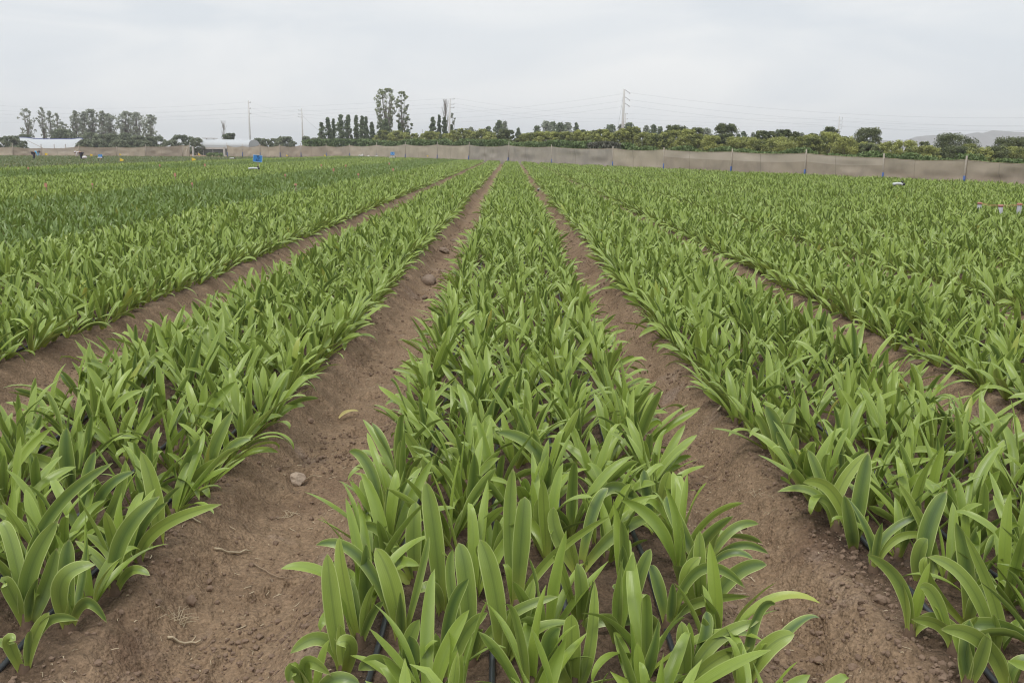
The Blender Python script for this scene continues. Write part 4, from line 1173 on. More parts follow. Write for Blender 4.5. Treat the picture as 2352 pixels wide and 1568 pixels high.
DARK = [(1555, 288, 40, 'dark spreading mango-like tree with flat top'), (1580, 297, 24, 'smaller dark tree right of the flat-topped one'), (1600, 293, 30, 'dark knobbly tree left of the pale conifer'), (1668, 284.6, 44, 'great dark round tree, tallest right of the big pole'),
        (1750, 301, 24, 'dark low-domed tree'), (1770, 302, 22, 'dark tree beside the low-domed one'), (1803, 298.5, 27, 'dark compact round tree'), (1826, 302, 20, 'mid-green tree right of the compact one'),
        (1871, 307, 26, 'dark ragged tree left of the far thin pole'), (1905, 291.5, 36, 'tall dark tree just left of the far thin pole'), (1943, 314, 22, 'small dark tree right of the far thin pole'), (1992, 293.6, 48, 'big dark ragged tree near the hill ridge'),
        (2063, 328, 18, 'small green tree on the lower orchard crest'), (2091, 328, 14, 'tiny dark tree before the pale hill'), (2124, 325.6, 20, 'little dark round tree in front of the hill'), (2196, 307, 66, 'large leafy tree standing in front of the hills'),
        (2328, 315, 62, 'large tree at the right edge below the hills'), (1535, 300, 18, 'small dark tree left of the flat-topped one'), (1335, 298, 20, 'small dark tree over the middle orchard row'), (1370, 300, 22, 'dark little tree left of the pale olive conifer')]
for i, (u, v, w, lab) in enumerate(DARK):
    round_tree(u, v, w * 1.25, oy(u) + 9 + (i % 3) * 2, M_AVO, lab + ' in the orchard' * (len(lab.split()) < 4), name='dark_orchard_tree', group='dark taller trees in the orchard', tone=.38 + .08 * (i % 3), low=.06, dense=2.0, seed=1200 + i)

# hedge of climbing green just behind the fence
def hedge():
    r = np.random.default_rng(61)
    us = np.arange(698, 2440, 1.2)
    vt = np.interp(us, [698, 720, 800, 900, 1050, 1170, 1300, 1400, 1500, 1530, 1640, 1700, 1850, 1950, 2030, 2120, 2220, 2352, 2440], [326, 321.5, 321.5, 323.5, 324, 325, 329, 331, 335, 341, 344, 346, 350, 357.5, 358.5, 361, 365, 370, 374])
    V = []; cl = []
    for u, v in zip(us, vt):
        Y = float(fence_Y(u)) + 3.4
        p = P3(u, v + r.normal(0, 1.0), Y)
        hump = .30 * (vnoise(np.array([u * .045]), np.array([3.0]), 71)[0] - .5) * 2
        for _ in range(34):
            t_ = r.random() ** .55
            z = max(.9, (p[2] + hump) * (.52 + .48 * t_))
            V.append((p[0] + r.normal(0, .22), Y + r.normal(0, .65) * math.sqrt(max(.1, 1 - t_ ** 3)), z))
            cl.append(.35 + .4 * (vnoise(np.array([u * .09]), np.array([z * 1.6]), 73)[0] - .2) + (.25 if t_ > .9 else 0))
    P = np.array(V); cl = np.clip(np.array(cl) + r.normal(0, .14, len(P)), 0, 1)
    Vv, Fq = cards(r, P, .0013 * P[:, 1] + .02, asp=1.5)
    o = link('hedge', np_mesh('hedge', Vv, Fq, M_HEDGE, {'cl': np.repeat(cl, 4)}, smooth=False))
    tag(o, 'long low bright green hedge running just behind the long net fence', 'hedge')
    # grey-leaved shrub patches in it
    for u0, u1, vt_, lab in ((1350, 1425, 325, 'grey-brown leafed shrub mass growing in the hedge left of the big pole'), (1145, 1175, 333, 'small greyish shrub in hedge above the fence middle'), (1030, 1048, 333, 'thin grey shrub over the net below the leaning pole')):
        P = []
        for _ in range(1500 if u0 == 1350 else 300):
            u = r.uniform(u0, u1); Y = float(fence_Y(u)) + 1.9; v = vt_ + r.random() * (17 if u0 == 1350 else 8) + 8 * abs((u - u0) / (u1 - u0) - .5)
            q = P3(u, v, Y); P.append((q[0], Y + r.normal(0, .25), q[2]))
        Vv, Fq = cards(r, np.array(P), .15)
        o = link('shrub', np_mesh('shrub', Vv, Fq, M_DRYV, {'cl': np.repeat(np.clip(r.normal(.45, .25, len(P)), 0, 1), 4)}, smooth=False)); tag(o, lab, 'shrub')
hedge()

# ------------------------------------------------------------------ tunnels
M_FILM = simple('white_film', (.42, .44, .45), .5, var=.03, scale=.6)
M_FILMG = simple('grey_mesh', (.115, .12, .115), .8, var=.2, scale=2)
M_NAVY = simple('navy_edge', (.05, .06, .20), .6)
def tunnels():
    # large tunnel, far left
    Y = 215.0
    root = empty('plastic_tunnel', (float(P3(110, 337, Y)[0]), Y, 0)); off = np.array(root.location)
    tag(root, 'large white plastic growing tunnel with dark blue ridge edge at far left', 'tunnel')
    uu = np.linspace(-30, 191, 60)
    vt = np.interp(uu, [-30, 5, 36, 60, 80, 105, 140, 165, 186, 191], [324, 321, 316, 316.3, 319, 320, 319.5, 319.8, 317.5, 320]) + .3
    b = MB(); V = []
    prof = [(0, 1.0), (-1.2, .97), (-3.0, .80), (-4.4, .5), (-5.0, .22), (-5.1, 0)]
    for u_, v_ in zip(uu, vt):
        p = P3(u_, v_, Y)
        for dy, hz in prof: V.append((p[0], Y + dy, p[2] * hz))
        V.append((p[0], Y + 5, 0))
    V = np.array(V) - off; m = len(prof) + 1
    idx = np.arange(len(V)).reshape(-1, m)
    Fq = [tuple(q) for q in np.stack([idx[:-1, :-1], idx[1:, :-1], idx[1:, 1:], idx[:-1, 1:]], -1)[:, :m - 2].reshape(-1, 4)]
    Fq += [(idx[i, 0], idx[i, m - 1], idx[i + 1, m - 1], idx[i + 1, 0]) for i in range(len(idx) - 1)]
    Fq.append(tuple(idx[-1])); Fq.append(tuple(idx[0][::-1]))
    b.add(V, Fq); b.build('film_cover', M_FILM, root, True)
    b = MB(); b.tube(np.array([P3(u_, v_ - .6, Y) for u_, v_ in zip(uu[12:], vt[12:])]) - off, .11, 6); b.build('ridge_edge', M_NAVY, root)
    for u_ in (94, 124, 150):
        p = P3(u_, 331, Y - 5.4); b = MB(); b.tube(np.array([(p[0], Y - 5.4, 0), (p[0], Y - 5.4, p[2])]) - off, .08, 6); b.build('frame_post', M_CONC, root)
    p0 = P3(63, 323, Y - 6); p1 = P3(100, 341, Y - 9); b = MB(); b.tube(np.array([p0, p1]) - off, .05, 5); b.build('guy_pole', M_POST, root)
    # small tunnel seen over the gateway
    Y = 205.0
    root = empty('plastic_tunnel', (float(P3(515, 340, Y)[0]), Y, 0)); off = np.array(root.location)
    tag(root, 'smaller white plastic tunnel behind the open gateway with dark mesh side', 'tunnel')
    x0 = P3(462, 330, Y)[0]; x1 = P3(571, 330, Y)[0]; zt = P3(515, 320.3, Y)[2]; zl = P3(515, 339, Y)[2]; zg = P3(515, 341, Y)[2]
    n = 24; V = []
    for i in range(n + 1):
        a = math.pi * i / n; V += [(x0, Y + 4.5 - 4.5 * math.cos(a) , zl + (zt - zl) * math.sin(a) ** .6), (x1, Y + 4.5 - 4.5 * math.cos(a), zl + (zt - zl) * math.sin(a) ** .6)]
    Fq = [(2 * i, 2 * i + 1, 2 * i + 3, 2 * i + 2) for i in range(n)] + [tuple(range(0, 2 * n + 2, 2)), tuple(range(1, 2 * n + 2, 2))[::-1]]
    b = MB(); b.add(np.array(V) - off, Fq); b.build('roof_film', M_FILM, root, False)
    b = MB(); b.box(np.array([(x0 + x1) / 2, Y + .1, (zl + zg) / 2 - .02]) - off, (x1 - x0, .25, .30)); b.build('gutter', M_CONC, root)
    b = MB(); b.box(np.array([(x0 + x1) / 2, Y + .4, (zg - .15) / 2]) - off, (x1 - x0 - .1, .06, zg - .16)); b.build('side_mesh', M_FILMG, root)
    b = MB()
    for u_ in (466, 488, 512, 536, 560):
        xx = P3(u_, 345, Y)[0]; b = MB(); b.tube(np.array([(xx, Y + .25, 0), (xx, Y + .25, zl)]) - off, .06, 6); b.build('frame_post', M_CONC, root)
    a = P3(463, 317.3, Y + 3); c = P3(492, 318.2, Y + 3)
    b = MB(); b.box(np.array([(a[0] + c[0]) / 2, Y + 4.5, (a[2] + c[2]) / 2]) - off, (c[0] - a[0], 2.2, .12)); b.box(np.array([(a[0] + c[0]) / 2 - .8, Y + 4.5, (zt + c[2]) / 2]) - off, (.1, .1, c[2] - zt)); b.box(np.array([(a[0] + c[0]) / 2 + .8, Y + 4.5, (zt + c[2]) / 2]) - off, (.1, .1, c[2] - zt))
    b.build('roof_vent', M_POST, root)
    # weeds in the gateway
    r = np.random.default_rng(4); cl = []
    p = P3(492, 352, 176); 
    rt = empty('weed_patch', (p[0], 176, 0)); tag(rt, 'bright green weeds growing in the open gateway', 'weeds')
    for _ in range(26): cl.append((r.normal(0, 1.3), r.normal(0, .5), .15 + .4 * r.random(), .28))
    link('foliage', crown_mesh('foliage', r, cl, 30, .16, M_HEDGE, .8), rt)
tunnels()

# ------------------------------------------------------------------ power poles and cables
M_POLE = simple('pole_concrete', (.50, .49, .47), .8, var=.12, scale=1.5)
M_STEEL = simple('galvanised', (.33, .33, .33), .5, var=.1)
M_CABLE = simple('cable', (.34, .345, .35), .6)
POLES = {}
AL = {'a': .5, 'b': .95, 'c': .95, 'e': .6, 'd': 1, 'f': 1}
def pole(key, u, vt, Y, arms, lab, r0=.17, side=1, ubase=None, style='L'):
    top = P3(u, vt, Y); Ht = top[2]
    xb = 0.0 if ubase is None else P3(ubase, 335, Y)[0] - top[0]
    root = empty('power_pole', (top[0] + xb, Y, 0)); tag(root, lab, 'pole', 'power poles beyond the fence')
    b = MB(); b.tube([(0, 0, -.2), (-xb * .5, 0, Ht / 2), (-xb, 0, Ht)], [r0 * 1.35, r0, r0 * .62], 10); b.build('shaft', M_POLE, root, True)
    pts = []
    for v in arms:
        z = P3(u, v, Y)[2]; t_ = z / Ht; xc = -xb * t_
        b = MB()
        if style == 'I':                                            # slanting strut with hanging insulator
            b.tube([(xc, 0, z + .15), (xc + side * .85, 0, z - .35)], [.05, .04], 6); q = (xc + side * .9, 0, z - .35)
        elif style == 'U':
            b.tube([(xc, 0, z - .35), (xc + side * .8, 0, z - .25), (xc + side * .85, 0, z + .45)], .045, 6); q = (xc + side * .85, 0, z + .5)
        else:
            b.box((xc + side * AL[key] / 2 * .8, 0, z), (AL[key], .08, .08)); q = (xc + side * AL[key] * .85, 0, z + .2)
        arm = b.build('crossarm', M_STEEL, root)
        b = MB(); b.tube([np.array(q) - (0, 0, .22), np.array(q) - (0, 0, .1), q], [.05, .09, .05], 7); b.build('insulator', M_POLE, arm, True)
        pts.append(np.array(q) + np.array([top[0] + xb, Y, 0]))
    POLES[key] = pts
    return root
pole('a', 570.5, 231, 211, (236, 249.5, 261.5), 'tall thin power pole behind the small tunnel, leftmost of all poles')
pole('b', 693, 248.6, 247, (254, 263, 269.5), 'shorter thin power pole at the left end of the hedge', side=-1)
pole('c', 1034, 227, 196, (228, 240, 248), 'power pole amid the poplars near the bare tree', ubase=1030.5, style='L')
pole('d', 1434, 205, 160, (208, 224, 238), 'largest pale concrete power pole rising through the orchard', r0=.23, ubase=1428, style='I')
pole('e', 1437, 260, 262, (262, 274), 'smaller power pole right behind the largest one', r0=.2)
pole('f', 1928, 268, 271, (274, 284, 293), 'far power pole at right with upturned brackets', ubase=1925, style='U')
def thin_pole(u, vt, Y, lab):
    p = P3(u, vt, Y); b = MB(); b.tube([(0, 0, -.1), (0, 0, p[2])], [.07, .05], 6); b.box((0, 0, p[2]), (.16, .16, .05))
    o = b.build('thin_post', M_POLE, smooth=False); o.location = (p[0], Y, 0); tag(o, lab, 'post')
thin_pole(970, 298, 180, 'thin bare post standing in the gap left of the poplar group')
thin_pole(908, 305, 190, 'thin white post in front of the tall eucalyptus pair')
thin_pole(1349, 326, 120, 'short post at the orchard edge left of the grey shrub')

def cable(p0, p1, sag, lab, rad=.0075):
    t = np.linspace(0, 1, 26)[:, None]; P = np.array(p0) * (1 - t) + np.array(p1) * t; P[:, 2] -= (sag * 4 * t * (1 - t))[:, 0]
    b = MB(); b.tube(P, rad, 4, False); tag(b.build('power_cable', M_CABLE), lab, 'cable', 'power cables over the far field')
LV = ['top', 'middle', 'bottom']
for i in range(3):
    cable(POLES['a'][i], POLES['b'][i], .9, LV[i] + ' cable between the leftmost pole and the shorter thin pole')
    cable(POLES['a'][i], P3(-60, (239, 250, 258)[i], 225), 1.2, LV[i] + ' cable running left from the leftmost pole out of view')
    cable(POLES['b'][i], POLES['d'][i], 2.2, LV[i] + ' cable from the shorter thin pole to the largest pole')
    cable(POLES['d'][i], P3(2420, (270, 288, 300)[i], 150), 1.3, LV[i] + ' cable running right from the largest pole out of view')
    cable(POLES['c'][i], POLES['e'][min(i, 1)] + np.array([0, 0, -.9 * (i == 2)]), 1.0, LV[i] + ' cable from the pole amid poplars to the smaller rear pole')
    cable(POLES['e'][min(i, 1)] + np.array([0, 0, -.9 * (i == 2)]), POLES['f'][i], .8, LV[i] + ' cable from the smaller rear pole to the far right pole')
    cable(POLES['f'][i], P3(2430, (292, 301, 309)[i], 290), .8, LV[i] + ' cable running right from the far pole out of view')
    cable(POLES['c'][i], P3(-60, (262, 271, 281)[i], 300), 1.0, LV[i] + ' faint cable running left from the pole amid poplars')
cable(P3(694, 265, 247), P3(757, 318, 243), .3, 'slanting guy wire right of the shorter thin pole', .02)
cable(P3(1431, 222, 160), P3(1414, 322, 157), .2, 'steep guy wire left of the largest pole', .02)

# ------------------------------------------------------------------ hills
def hills():
    m, t, b, o = newmat('hill_earth')
    g = N(t, 'ShaderNodeNewGeometry'); nz = noise(t, .006, 6, .6, g.outputs['Position'])
    t.links.new(mixc(t, nz, (.11, .10, .092), (.20, .175, .15)), b.inputs['Base Color']); b.inputs['Roughness'].default_value = 1
    ridge = ([1960, 2000, 2027, 2070, 2105, 2144, 2173, 2210, 2243, 2258, 2280, 2318, 2352, 2420, 2600, 2900], [352, 328, 321, 323.5, 313, 309, 311, 309.5, 303, 304.5, 298.5, 301, 303, 300, 296, 330])
    Y = 2000.0
    us = np.linspace(1960, 2900, 260)
    top = np.array([P3(u_, np.interp(u_, *ridge), Y) for u_ in us])
    rows = 40; V = []
    for j in range(rows + 1):
        s = j / rows
        if s < .7:
            q = s / .7; y = Y - 700 + 700 * q; h = q ** 1.6
        else:
            q = (s - .7) / .3; y = Y + 500 * q; h = 1 - q
        x = top[:, 0] * (y / Y) ** .3
        rg = 1 - .22 * (vnoise(x * .008 + y * .004, y * .0016 + x * .002, 81)) * math.sin(math.pi * min(1, h)) - .10 * vnoise(x * .03, y * .01, 82) * math.sin(math.pi * min(1, h))
        V.append(np.stack([x, np.full(len(x), y), np.maximum(0, top[:, 2] * h * rg) - 1], 1))
    V = np.concatenate(V); n = len(us)
    idx = np.arange(len(V)).reshape(rows + 1, n)
    Fq = np.stack([idx[:-1, :-1], idx[:-1, 1:], idx[1:, 1:], idx[1:, :-1]], -1).reshape(-1, 4)
    tag(link('hills', np_mesh('hills', V, Fq, m)), kind='structure')
hills()

# ------------------------------------------------------------------ field furniture
M_SIGN = simple('blue_board', (.035, .20, .52), .5, var=.15, scale=8)
M_SIGNL = simple('pale_blue_border', (.35, .55, .80), .5)
M_INK = simple('dark_paint', (.02, .04, .10), .6)
M_STK = simple('wood_stake', (.30, .22, .17), .8, scale=20, var=.2)
M_YEL = simple('yellow_flag', (.75, .56, .06), .6)
M_ORA = simple('orange_tag', (.50, .27, .14), .6)
M_PINK = simple('pink_tag', (.50, .24, .17), .7)
M_PVC = simple('grey_pvc', (.33, .33, .35), .5)
M_RED = simple('pink_cap', (.42, .17, .15), .6)

def stroke(b, pts, w, y, d=.006):
    for (x0, z0), (x1, z1) in zip(pts[:-1], pts[1:]):
        dx, dz = x1 - x0, z1 - z0; l = math.hypot(dx, dz) + 1e-6; a = math.atan2(dz, dx)
        R = [[math.cos(a), 0, -math.sin(a)], [0, 1, 0], [math.sin(a), 0, math.cos(a)]]
        b.box(((x0 + x1) / 2, y, (z0 + z1) / 2), (l + w * .6, d, w), R)
def sign(u, v_top, v_bot, w_px, Y, lab, text, tilt=0.0, pole_v=None):
    a = P3(u, v_top, Y); c = P3(u, v_bot, Y); w = w_px * Y / F; h = a[2] - c[2]
    root = empty('field_sign', (a[0], Y, 0)); tag(root, lab, 'sign', 'blue field signs')
    R = [[math.cos(tilt), 0, -math.sin(tilt)], [0, 1, 0], [math.sin(tilt), 0, math.cos(tilt)]]
    zc = (a[2] + c[2]) / 2
    def place(o): o.location = (0, 0, zc); o.rotation_euler = (0, -tilt, 0)
    b = MB(); b.box((0, 0, 0), (w, .02, h)); board = b.build('board', M_SIGN, root); place(board)
    b = MB(); e = w * .035
    for q in ((0, h / 2, w + e, e), (0, -h / 2, w + e, e)): b.box((q[0], -.003, q[1]), (q[2], .026, q[3]))
    for q in ((-w / 2, h - e), (w / 2, h - e)): b.box((q[0], -.003, 0), (e, .026, q[1]))
    fr = b.build('border', M_SIGNL, board)
    b = MB(); k = h / 2
    if text == 'full':   # upper word: V over L like strokes; lower word: 6 and L
        stroke(b, [(-.06 * w, .38 * h), (-.02 * w, .14 * h), (.07 * w, .40 * h)], .05 * h, -.014)
        stroke(b, [(.12 * w, .38 * h), (.12 * w, .12 * h), (.26 * w, .12 * h)], .05 * h, -.014)
        stroke(b, [(-.10 * w, .42 * h), (.14 * w, .44 * h)], .04 * h, -.016)
        stroke(b, [(-.02 * w, -.10 * h), (-.14 * w, -.14 * h), (-.16 * w, -.38 * h), (-.03 * w, -.40 * h), (-.02 * w, -.26 * h), (-.15 * w, -.25 * h)], .05 * h, -.014)
        stroke(b, [(.08 * w, -.08 * h), (.06 * w, -.38 * h), (.32 * w, -.36 * h)], .055 * h, -.014)
        stroke(b, [(.05 * w, -.04 * h), (.24 * w, -.02 * h)], .04 * h, -.016)
    elif text == 'L1':
        stroke(b, [(-.22 * w, .25 * h), (-.22 * w, -.25 * h), (.05 * w, -.25 * h)], .09 * h, -.014)
        stroke(b, [(.24 * w, .28 * h), (.24 * w, -.25 * h)], .09 * h, -.014)
    else:
        stroke(b, [(-.15 * w, .3 * h), (-.15 * w, -.3 * h)], .06 * h, -.014); stroke(b, [(.12 * w, .3 * h), (.12 * w, -.3 * h)], .06 * h, -.014)
    b.build('lettering', M_INK if text == 'full' else M_SIGNL, board)
    b = MB(); b.box((.0, .03, (zc + h * .3) / 2), (.05 if w > .5 else .06, .035, zc + h * .3)); b.build('stake', M_STK, root)
    return a
sign(591.5, 356.6, 371.8, 20, 57, 'nearest and largest blue square sign with dark lettering on a wooden stake', 'full', tilt=-.10)
sign(901.5, 349.2, 356.4, 9, 132, 'small blue sign on a stake in front of the long fence, centre left', 'L1')
sign(230, 355, 361.5, 9, 108, 'small blue sign in the low crop at far left', 'bars')

def white_pipe(u, v, wpx, Y, lab, dark='right'):
    if u > 300: Y = min(float(gpt(u, v, .47)[1]), float(fence_Y(u)) - 4)
    p = P3(u, v, Y); w = wpx * Y / F
    root = empty('white_pipe', (p[0], Y, p[2])); tag(root, lab, 'pipe', 'white irrigation pipes above the crop')
    r_ = min(.055, .0018 * F * .015)
    b = MB(); x = np.linspace(-w / 2, w / 2, 9); b.tube(np.stack([x, 0 * x, .03 * np.sin((x / w + .5) * 3.14)], 1), r_, 10); b.build('pipe', M_WHITE, root, True)
    b = MB(); s = 1 if dark == 'right' else -1
    b.tube([(s * w / 2, 0, 0), (s * (w / 2 + .08), 0, .01)], .06, 10); b.tube([(s * (w / 2 - .02), 0, .02), (s * (w / 2 - .02), 0, .11)], .035, 8); b.box((s * (w / 2 - .02), 0, .12), (.12, .04, .03)); b.build('valve', M_BLACK, root, True)
    b = MB()
    for xx in (-w * .35, w * .3): b.tube([(xx, 0, -p[2]), (xx, 0, -.04)], .025, 6)
    b.build('stand', M_BLACK, root)
white_pipe(582, 387.5, 22, 62, 'white pipe with black valve lying over the crop below the nearest blue sign')
white_pipe(901, 362, 14, 90, 'white pipe just below the small central blue sign')
white_pipe(230, 362.6, 11, 104, 'short white pipe below the far left blue sign')
white_pipe(2062, 423.5, 22, 34, 'white pipe with dark end in the crop at the right of the field')
white_pipe(533, 364, 11, 84, 'white pipe piece with black end left of the nearest blue sign')

def flag(u, v, Y, lab, s=1.0):
    s *= .75; p = P3(u, v, Y); h = .32 * s
    root = empty('yellow_flag', (p[0], Y, 0)); tag(root, lab, 'flag', 'yellow flags in the far left crop')
    b = MB(); b.tube([(0, 0, 0), (0, 0, p[2] + h * .5)], .012, 5); b.build('stick', M_STK, root)
    n = 6; V = []
    for i in range(n + 1):
        t_ = i / n; hh = h * (1 - .7 * t_)
        V += [(t_ * .42 * s, .05 * math.sin(t_ * 5), p[2] + h * .5 - t_ * .12), (t_ * .42 * s, .05 * math.sin(t_ * 5) + .01, p[2] + h * .5 - t_ * .12 - hh)]
    b = MB(); b.add(V, [(2 * i, 2 * i + 2, 2 * i + 3, 2 * i + 1) for i in range(n)]); o = b.build('cloth', M_YEL, root)
    sm = o.modifiers.new('thickness', 'SOLIDIFY'); sm.thickness = .008
FLG = [(103, 354, 118, 1.2, 'yellow flag just right of the stooping worker in blue'), (207, 356, 112, 1.0, 'yellow flag right of the worker in white'), (274, 354.5, 118, .8, 'small yellow flag against the left fence'),
       (275, 367, 84, 1.1, 'yellow flag in the middle of the low crop at left'), (440, 366, 86, 1.2, 'yellow flag nearest the bright beds, below the gateway'), (455, 354.5, 125, .9, 'yellow flag in the gateway'),
       (657, 357, 118, .8, 'yellow flag in front of the fence between the two thin poles'), (744, 357, 116, .8, 'yellow flag at a fence post left of the hedge'), (980, 358, 106, .7, 'small yellow flag near the fence right of central blue sign')]
for u, v, Y, s, lab in FLG: flag(u, v, Y, lab, s)

def tagstake(u, v, Y, lab, hpx=8, wpx=5, mat=None):
    p = P3(u, v, Y); h = hpx * Y / F; w = wpx * Y / F
    root = empty('tag_stake', (p[0], Y, 0)); tag(root, lab, 'marker', 'pinkish tag stakes in the left beds')
    b = MB(); b.tube([(0, .02, 0), (0, .02, p[2] + h * .3)], .015, 5); b.build('stick', M_STK, root)
    b = MB(); b.box((0, 0, p[2]), (w, .012, h)); b.build('tag', mat or M_PINK, root)
TS = [(105, 425, 9, 6), (212, 423, 4, 4), (402, 401.5, 8, 5), (441, 422, 5, 4), (367, 380, 5, 3), (470.5, 379, 5, 4), (65, 386, 4, 4), (766, 390, 6, 4), (738, 379.5, 4, 3.5), (794, 380.5, 4, 3.5), (894, 376, 4, 3), (903, 389.5, 5, 4), (823, 400.5, 4.5, 4), (655, 402, 4, 4), (679, 424, 4, 6)]
for i, (u, v, h, w) in enumerate(TS):
    Yt = float(gpt(u, v + h / 2, .52)[1])
    where = 'left of the nearest blue sign' if u < 591 else 'right of the nearest blue sign'
    gi = sorted([q[0] for q in TS if (q[0] < 591) == (u < 591)]).index(u)
    tagstake(u, v, Yt, '%s pinkish tag on a stick %s, %s from left' % ('large' if h > 7 else 'small', where, ORD[gi]), h, w)

# grey marker pipes with pink caps joined by orange string, right edge
def markers():
    pts = []
    for (u, vt, w, lab) in ((2250.5, 466, 9, 'left grey marker pipe with a pink cap among the right-hand crop'), (2299, 471.5, 10, 'middle grey marker pipe with a pink cap, nearest of three'), (2342, 468, 10, 'right grey marker pipe with pink band at the picture edge')):
        Y = float(gpt(u, vt, .53)[1])
        p = P3(u, vt, Y); r_ = w / 2 * Y / F
        root = empty('marker_pipe', (p[0], Y, 0)); tag(root, lab, 'marker pipe', 'grey marker pipes joined by orange string')
        b = MB(); b.tube([(0, 0, 0), (0, 0, p[2])], r_, 14); b.build('pipe', M_PVC, root, True)
        b = MB(); b.tube([(0, 0, p[2] - .035), (0, 0, p[2] + .012)], r_ * 1.12, 14); b.build('cap', M_RED, root, True)
        pts.append(np.array([p[0], Y, p[2]]))
    o = M_ORA; b = MB()
    ps = [pts[0], pts[1], pts[2]]
    for a, c in ((0, 1), (1, 2), (0, 2)):
        A, C = ps[a].copy(), ps[c].copy(); A[1] -= .06; C[1] -= .06; A[2] -= .01; C[2] -= .01
        t = np.linspace(0, 1, 8)[:, None]; P = A * (1 - t) + C * t; P[:, 2] -= (.03 * 4 * t * (1 - t))[:, 0]
        b.tube(P, .004, 5, False)
    e = ps[2] + np.array([.9, .1, -.03]); b.tube([ps[2] + (0, -.06, -.02), e], .004, 5, False)
    tag(b.build('orange_string', M_ORA), 'thin orange string stretched between the three grey marker pipes', 'string')
markers()

def bucket():
    p = gpt(1238, 437, .10); Y = p[1]
    root = empty('plastic_tube', (p[0], p[1], .10)); tag(root, 'white and black printed tube lying on the right furrow edge far ahead', 'tube')
    root.rotation_euler = (0, math.radians(0), math.radians(-32))
    b = MB(); b.tube([(0, 0, 0), (0, .22, .02), (0, .42, .05)], .085, 16); b.build('barrel', M_WHITE, root, True)
    b = MB(); b.tube([(0, -.004, 0), (0, .01, 0)], .073, 16); b.build('opening_shade', M_BLACK, root, True)  # black disc stands in for the shaded inside of the tube
    for yy in (.14, .24, .33):
        b = MB(); b.tube([(0, yy, .02), (0, yy + .035, .025)], .0875, 16); b.build('printed_band', M_BLACK, root, True)
bucket()

def rubble():
    r = np.random.default_rng(8)
    for u, w, vt, n, lab in ((830, 26, 353.5, 26, 'low heap of grey rubble at the foot of the net fence'), (848, 12, 356.5, 10, 'small rubble heap right of the larger one by the fence'), (864, 18, 357.5, 12, 'flat pale rubble at the base of a fence post')):
        Y = float(fence_Y(u)) - 2.0; b = MB(); ww = w * Y / F
        h = P3(u, vt, Y)[2]
        for _ in range(n):
            V, Fc = lump(r, .18 + .16 * r.random(), 1, .3, .6); x = r.normal(0, ww * .25)
            b.add(V + np.array([x, r.normal(0, .25), max(.1, h * math.exp(-(x / (ww * .35)) ** 2) * r.uniform(.3, .95))]), Fc)
        o = b.build('rubble_heap', M_CONC); o.location = (P3(u, vt, Y)[0], Y, 0); tag(o, lab, 'rubble')
rubble()

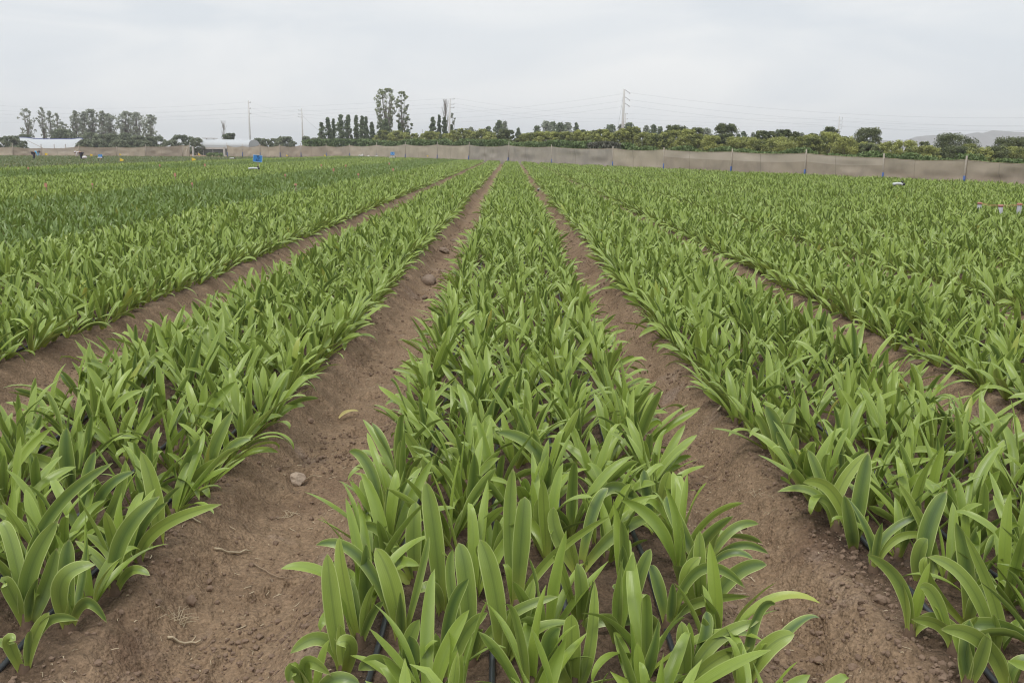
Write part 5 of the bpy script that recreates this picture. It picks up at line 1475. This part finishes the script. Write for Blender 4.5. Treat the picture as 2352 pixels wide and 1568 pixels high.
# ------------------------------------------------------------------ workers in the low crop
def skin_body(name, pts, edges, rad, mat, parent, sub=2):
    me = bpy.data.meshes.new(name); me.from_pydata([tuple(p) for p in pts], edges, []); me.update()
    o = link(name, me, parent); me.materials.append(mat)
    sk_ = o.modifiers.new('skin', 'SKIN')
    for v, r_ in zip(me.skin_vertices[0].data, rad): v.radius = (r_, r_)
    me.skin_vertices[0].data[0].use_root = True
    ss = o.modifiers.new('sub', 'SUBSURF'); ss.levels = sub; ss.render_levels = sub
    return o
M_SKIN = simple('skin', (.32, .19, .13), .6); M_NAVYC = simple('dark_trousers', (.035, .03, .05), .9); M_BLUEC = simple('light_blue_shirt', (.12, .42, .68), .8)
M_WHC = simple('white_cloth', (.62, .60, .62), .85); M_DKC = simple('dark_cloth', (.05, .05, .06), .9)
def worker(u, v, Y, face, shirt, hat, lab):
    g = P3(u, v, Y); root = empty('person', (g[0], Y, tz(g[0], Y)), 0 if face > 0 else math.pi); tag(root, lab, 'person')
    # stooping: hips high, back horizontal, arms reaching down to the crop (x = facing direction)
    P = [(0, 0, .90), (.16, 0, .98), (.38, 0, 1.02), (.52, 0, 1.0), (.62, 0, 1.0), (.70, 0, .98),
         (.44, .19, .98), (.52, .22, .74), (.60, .17, .50), (.63, .15, .41), (.44, -.19, .98), (.50, -.22, .72), (.62, -.18, .50), (.66, -.16, .42),
         (-.02, .11, .84), (.06, .13, .47), (-.06, .13, .09), (.10, .14, .04), (-.02, -.11, .84), (.10, -.13, .47), (.0, -.13, .09), (.16, -.14, .04)]
    E = [(0, 1), (1, 2), (2, 3), (3, 4), (4, 5), (2, 6), (6, 7), (7, 8), (8, 9), (2, 10), (10, 11), (11, 12), (12, 13), (0, 14), (14, 15), (15, 16), (16, 17), (0, 18), (18, 19), (19, 20), (20, 21)]
    R_ = [.15, .14, .15, .08, .06, .075, .065, .048, .036, .03, .065, .048, .036, .03, .10, .07, .048, .04, .10, .07, .048, .04]
    skin_body('body', P, E, R_, M_SKIN, root)
    k = lambda idx, e, s, m, nm: skin_body(nm, [P[i] for i in idx], e, [R_[i] * s for i in idx], m, root)
    k([1, 2, 6, 7, 8, 10, 11, 12], [(0, 1), (1, 2), (2, 3), (3, 4), (1, 5), (5, 6), (6, 7)], 1.22, shirt, 'shirt')
    k([0, 14, 15, 16, 18, 19, 20], [(0, 1), (1, 2), (2, 3), (0, 4), (4, 5), (5, 6)], 1.25, M_NAVYC, 'trousers')
    b = MB(); V, Fc = lump(np.random.default_rng(2), .12, 3, .04, 1.0); b.add(V * np.array([1.1, .95, 1.0]) + np.array([.74, 0, .95]), Fc); b.build('head', M_SKIN, root, True)
    b = MB(); b.tube([(.70, 0, .99), (.76, 0, 1.03), (.80, 0, 1.07)], [.135, .13, .06], 12); b.tube([(.71, 0, .985), (.715, 0, 1.0)], [.19, .18], 14); b.build('hat', hat, root, True)
worker(77, 357, 116, 1, M_BLUEC, M_DKC, 'person in light blue shirt and dark trousers stooping over the low crop at far left')
worker(187, 356, 118, -1, M_WHC, M_WHC, 'person in white top and hat stooping beside the net fence at left')
p = P3(193.5, 355.5, 117)
b = MB(); V, Fc = lump(np.random.default_rng(3), .42, 2, .3, .5); b.add(V, Fc); o = b.build('sack', M_WHC, smooth=True); o.location = (p[0], p[1], .35); tag(o, 'white sack lying in the crop beside the person in white', 'sack')

# ------------------------------------------------------------------ air
def haze():
    m = bpy.data.materials.new('haze'); m.use_nodes = True; t = m.node_tree; t.nodes.clear()
    out = t.nodes.new('ShaderNodeOutputMaterial'); v = t.nodes.new('ShaderNodeVolumePrincipled')
    v.inputs['Color'].default_value = (.96, .98, 1.0, 1); v.inputs['Density'].default_value = HAZE; v.inputs['Anisotropy'].default_value = .2
    t.links.new(v.outputs[0], out.inputs['Volume'])
    b = MB(); b.box((0, 1300, 31), (5000, 3330, 66)); o = b.build('haze', m); tag(o, kind='stuff')
HAZE = 0.00042
haze()
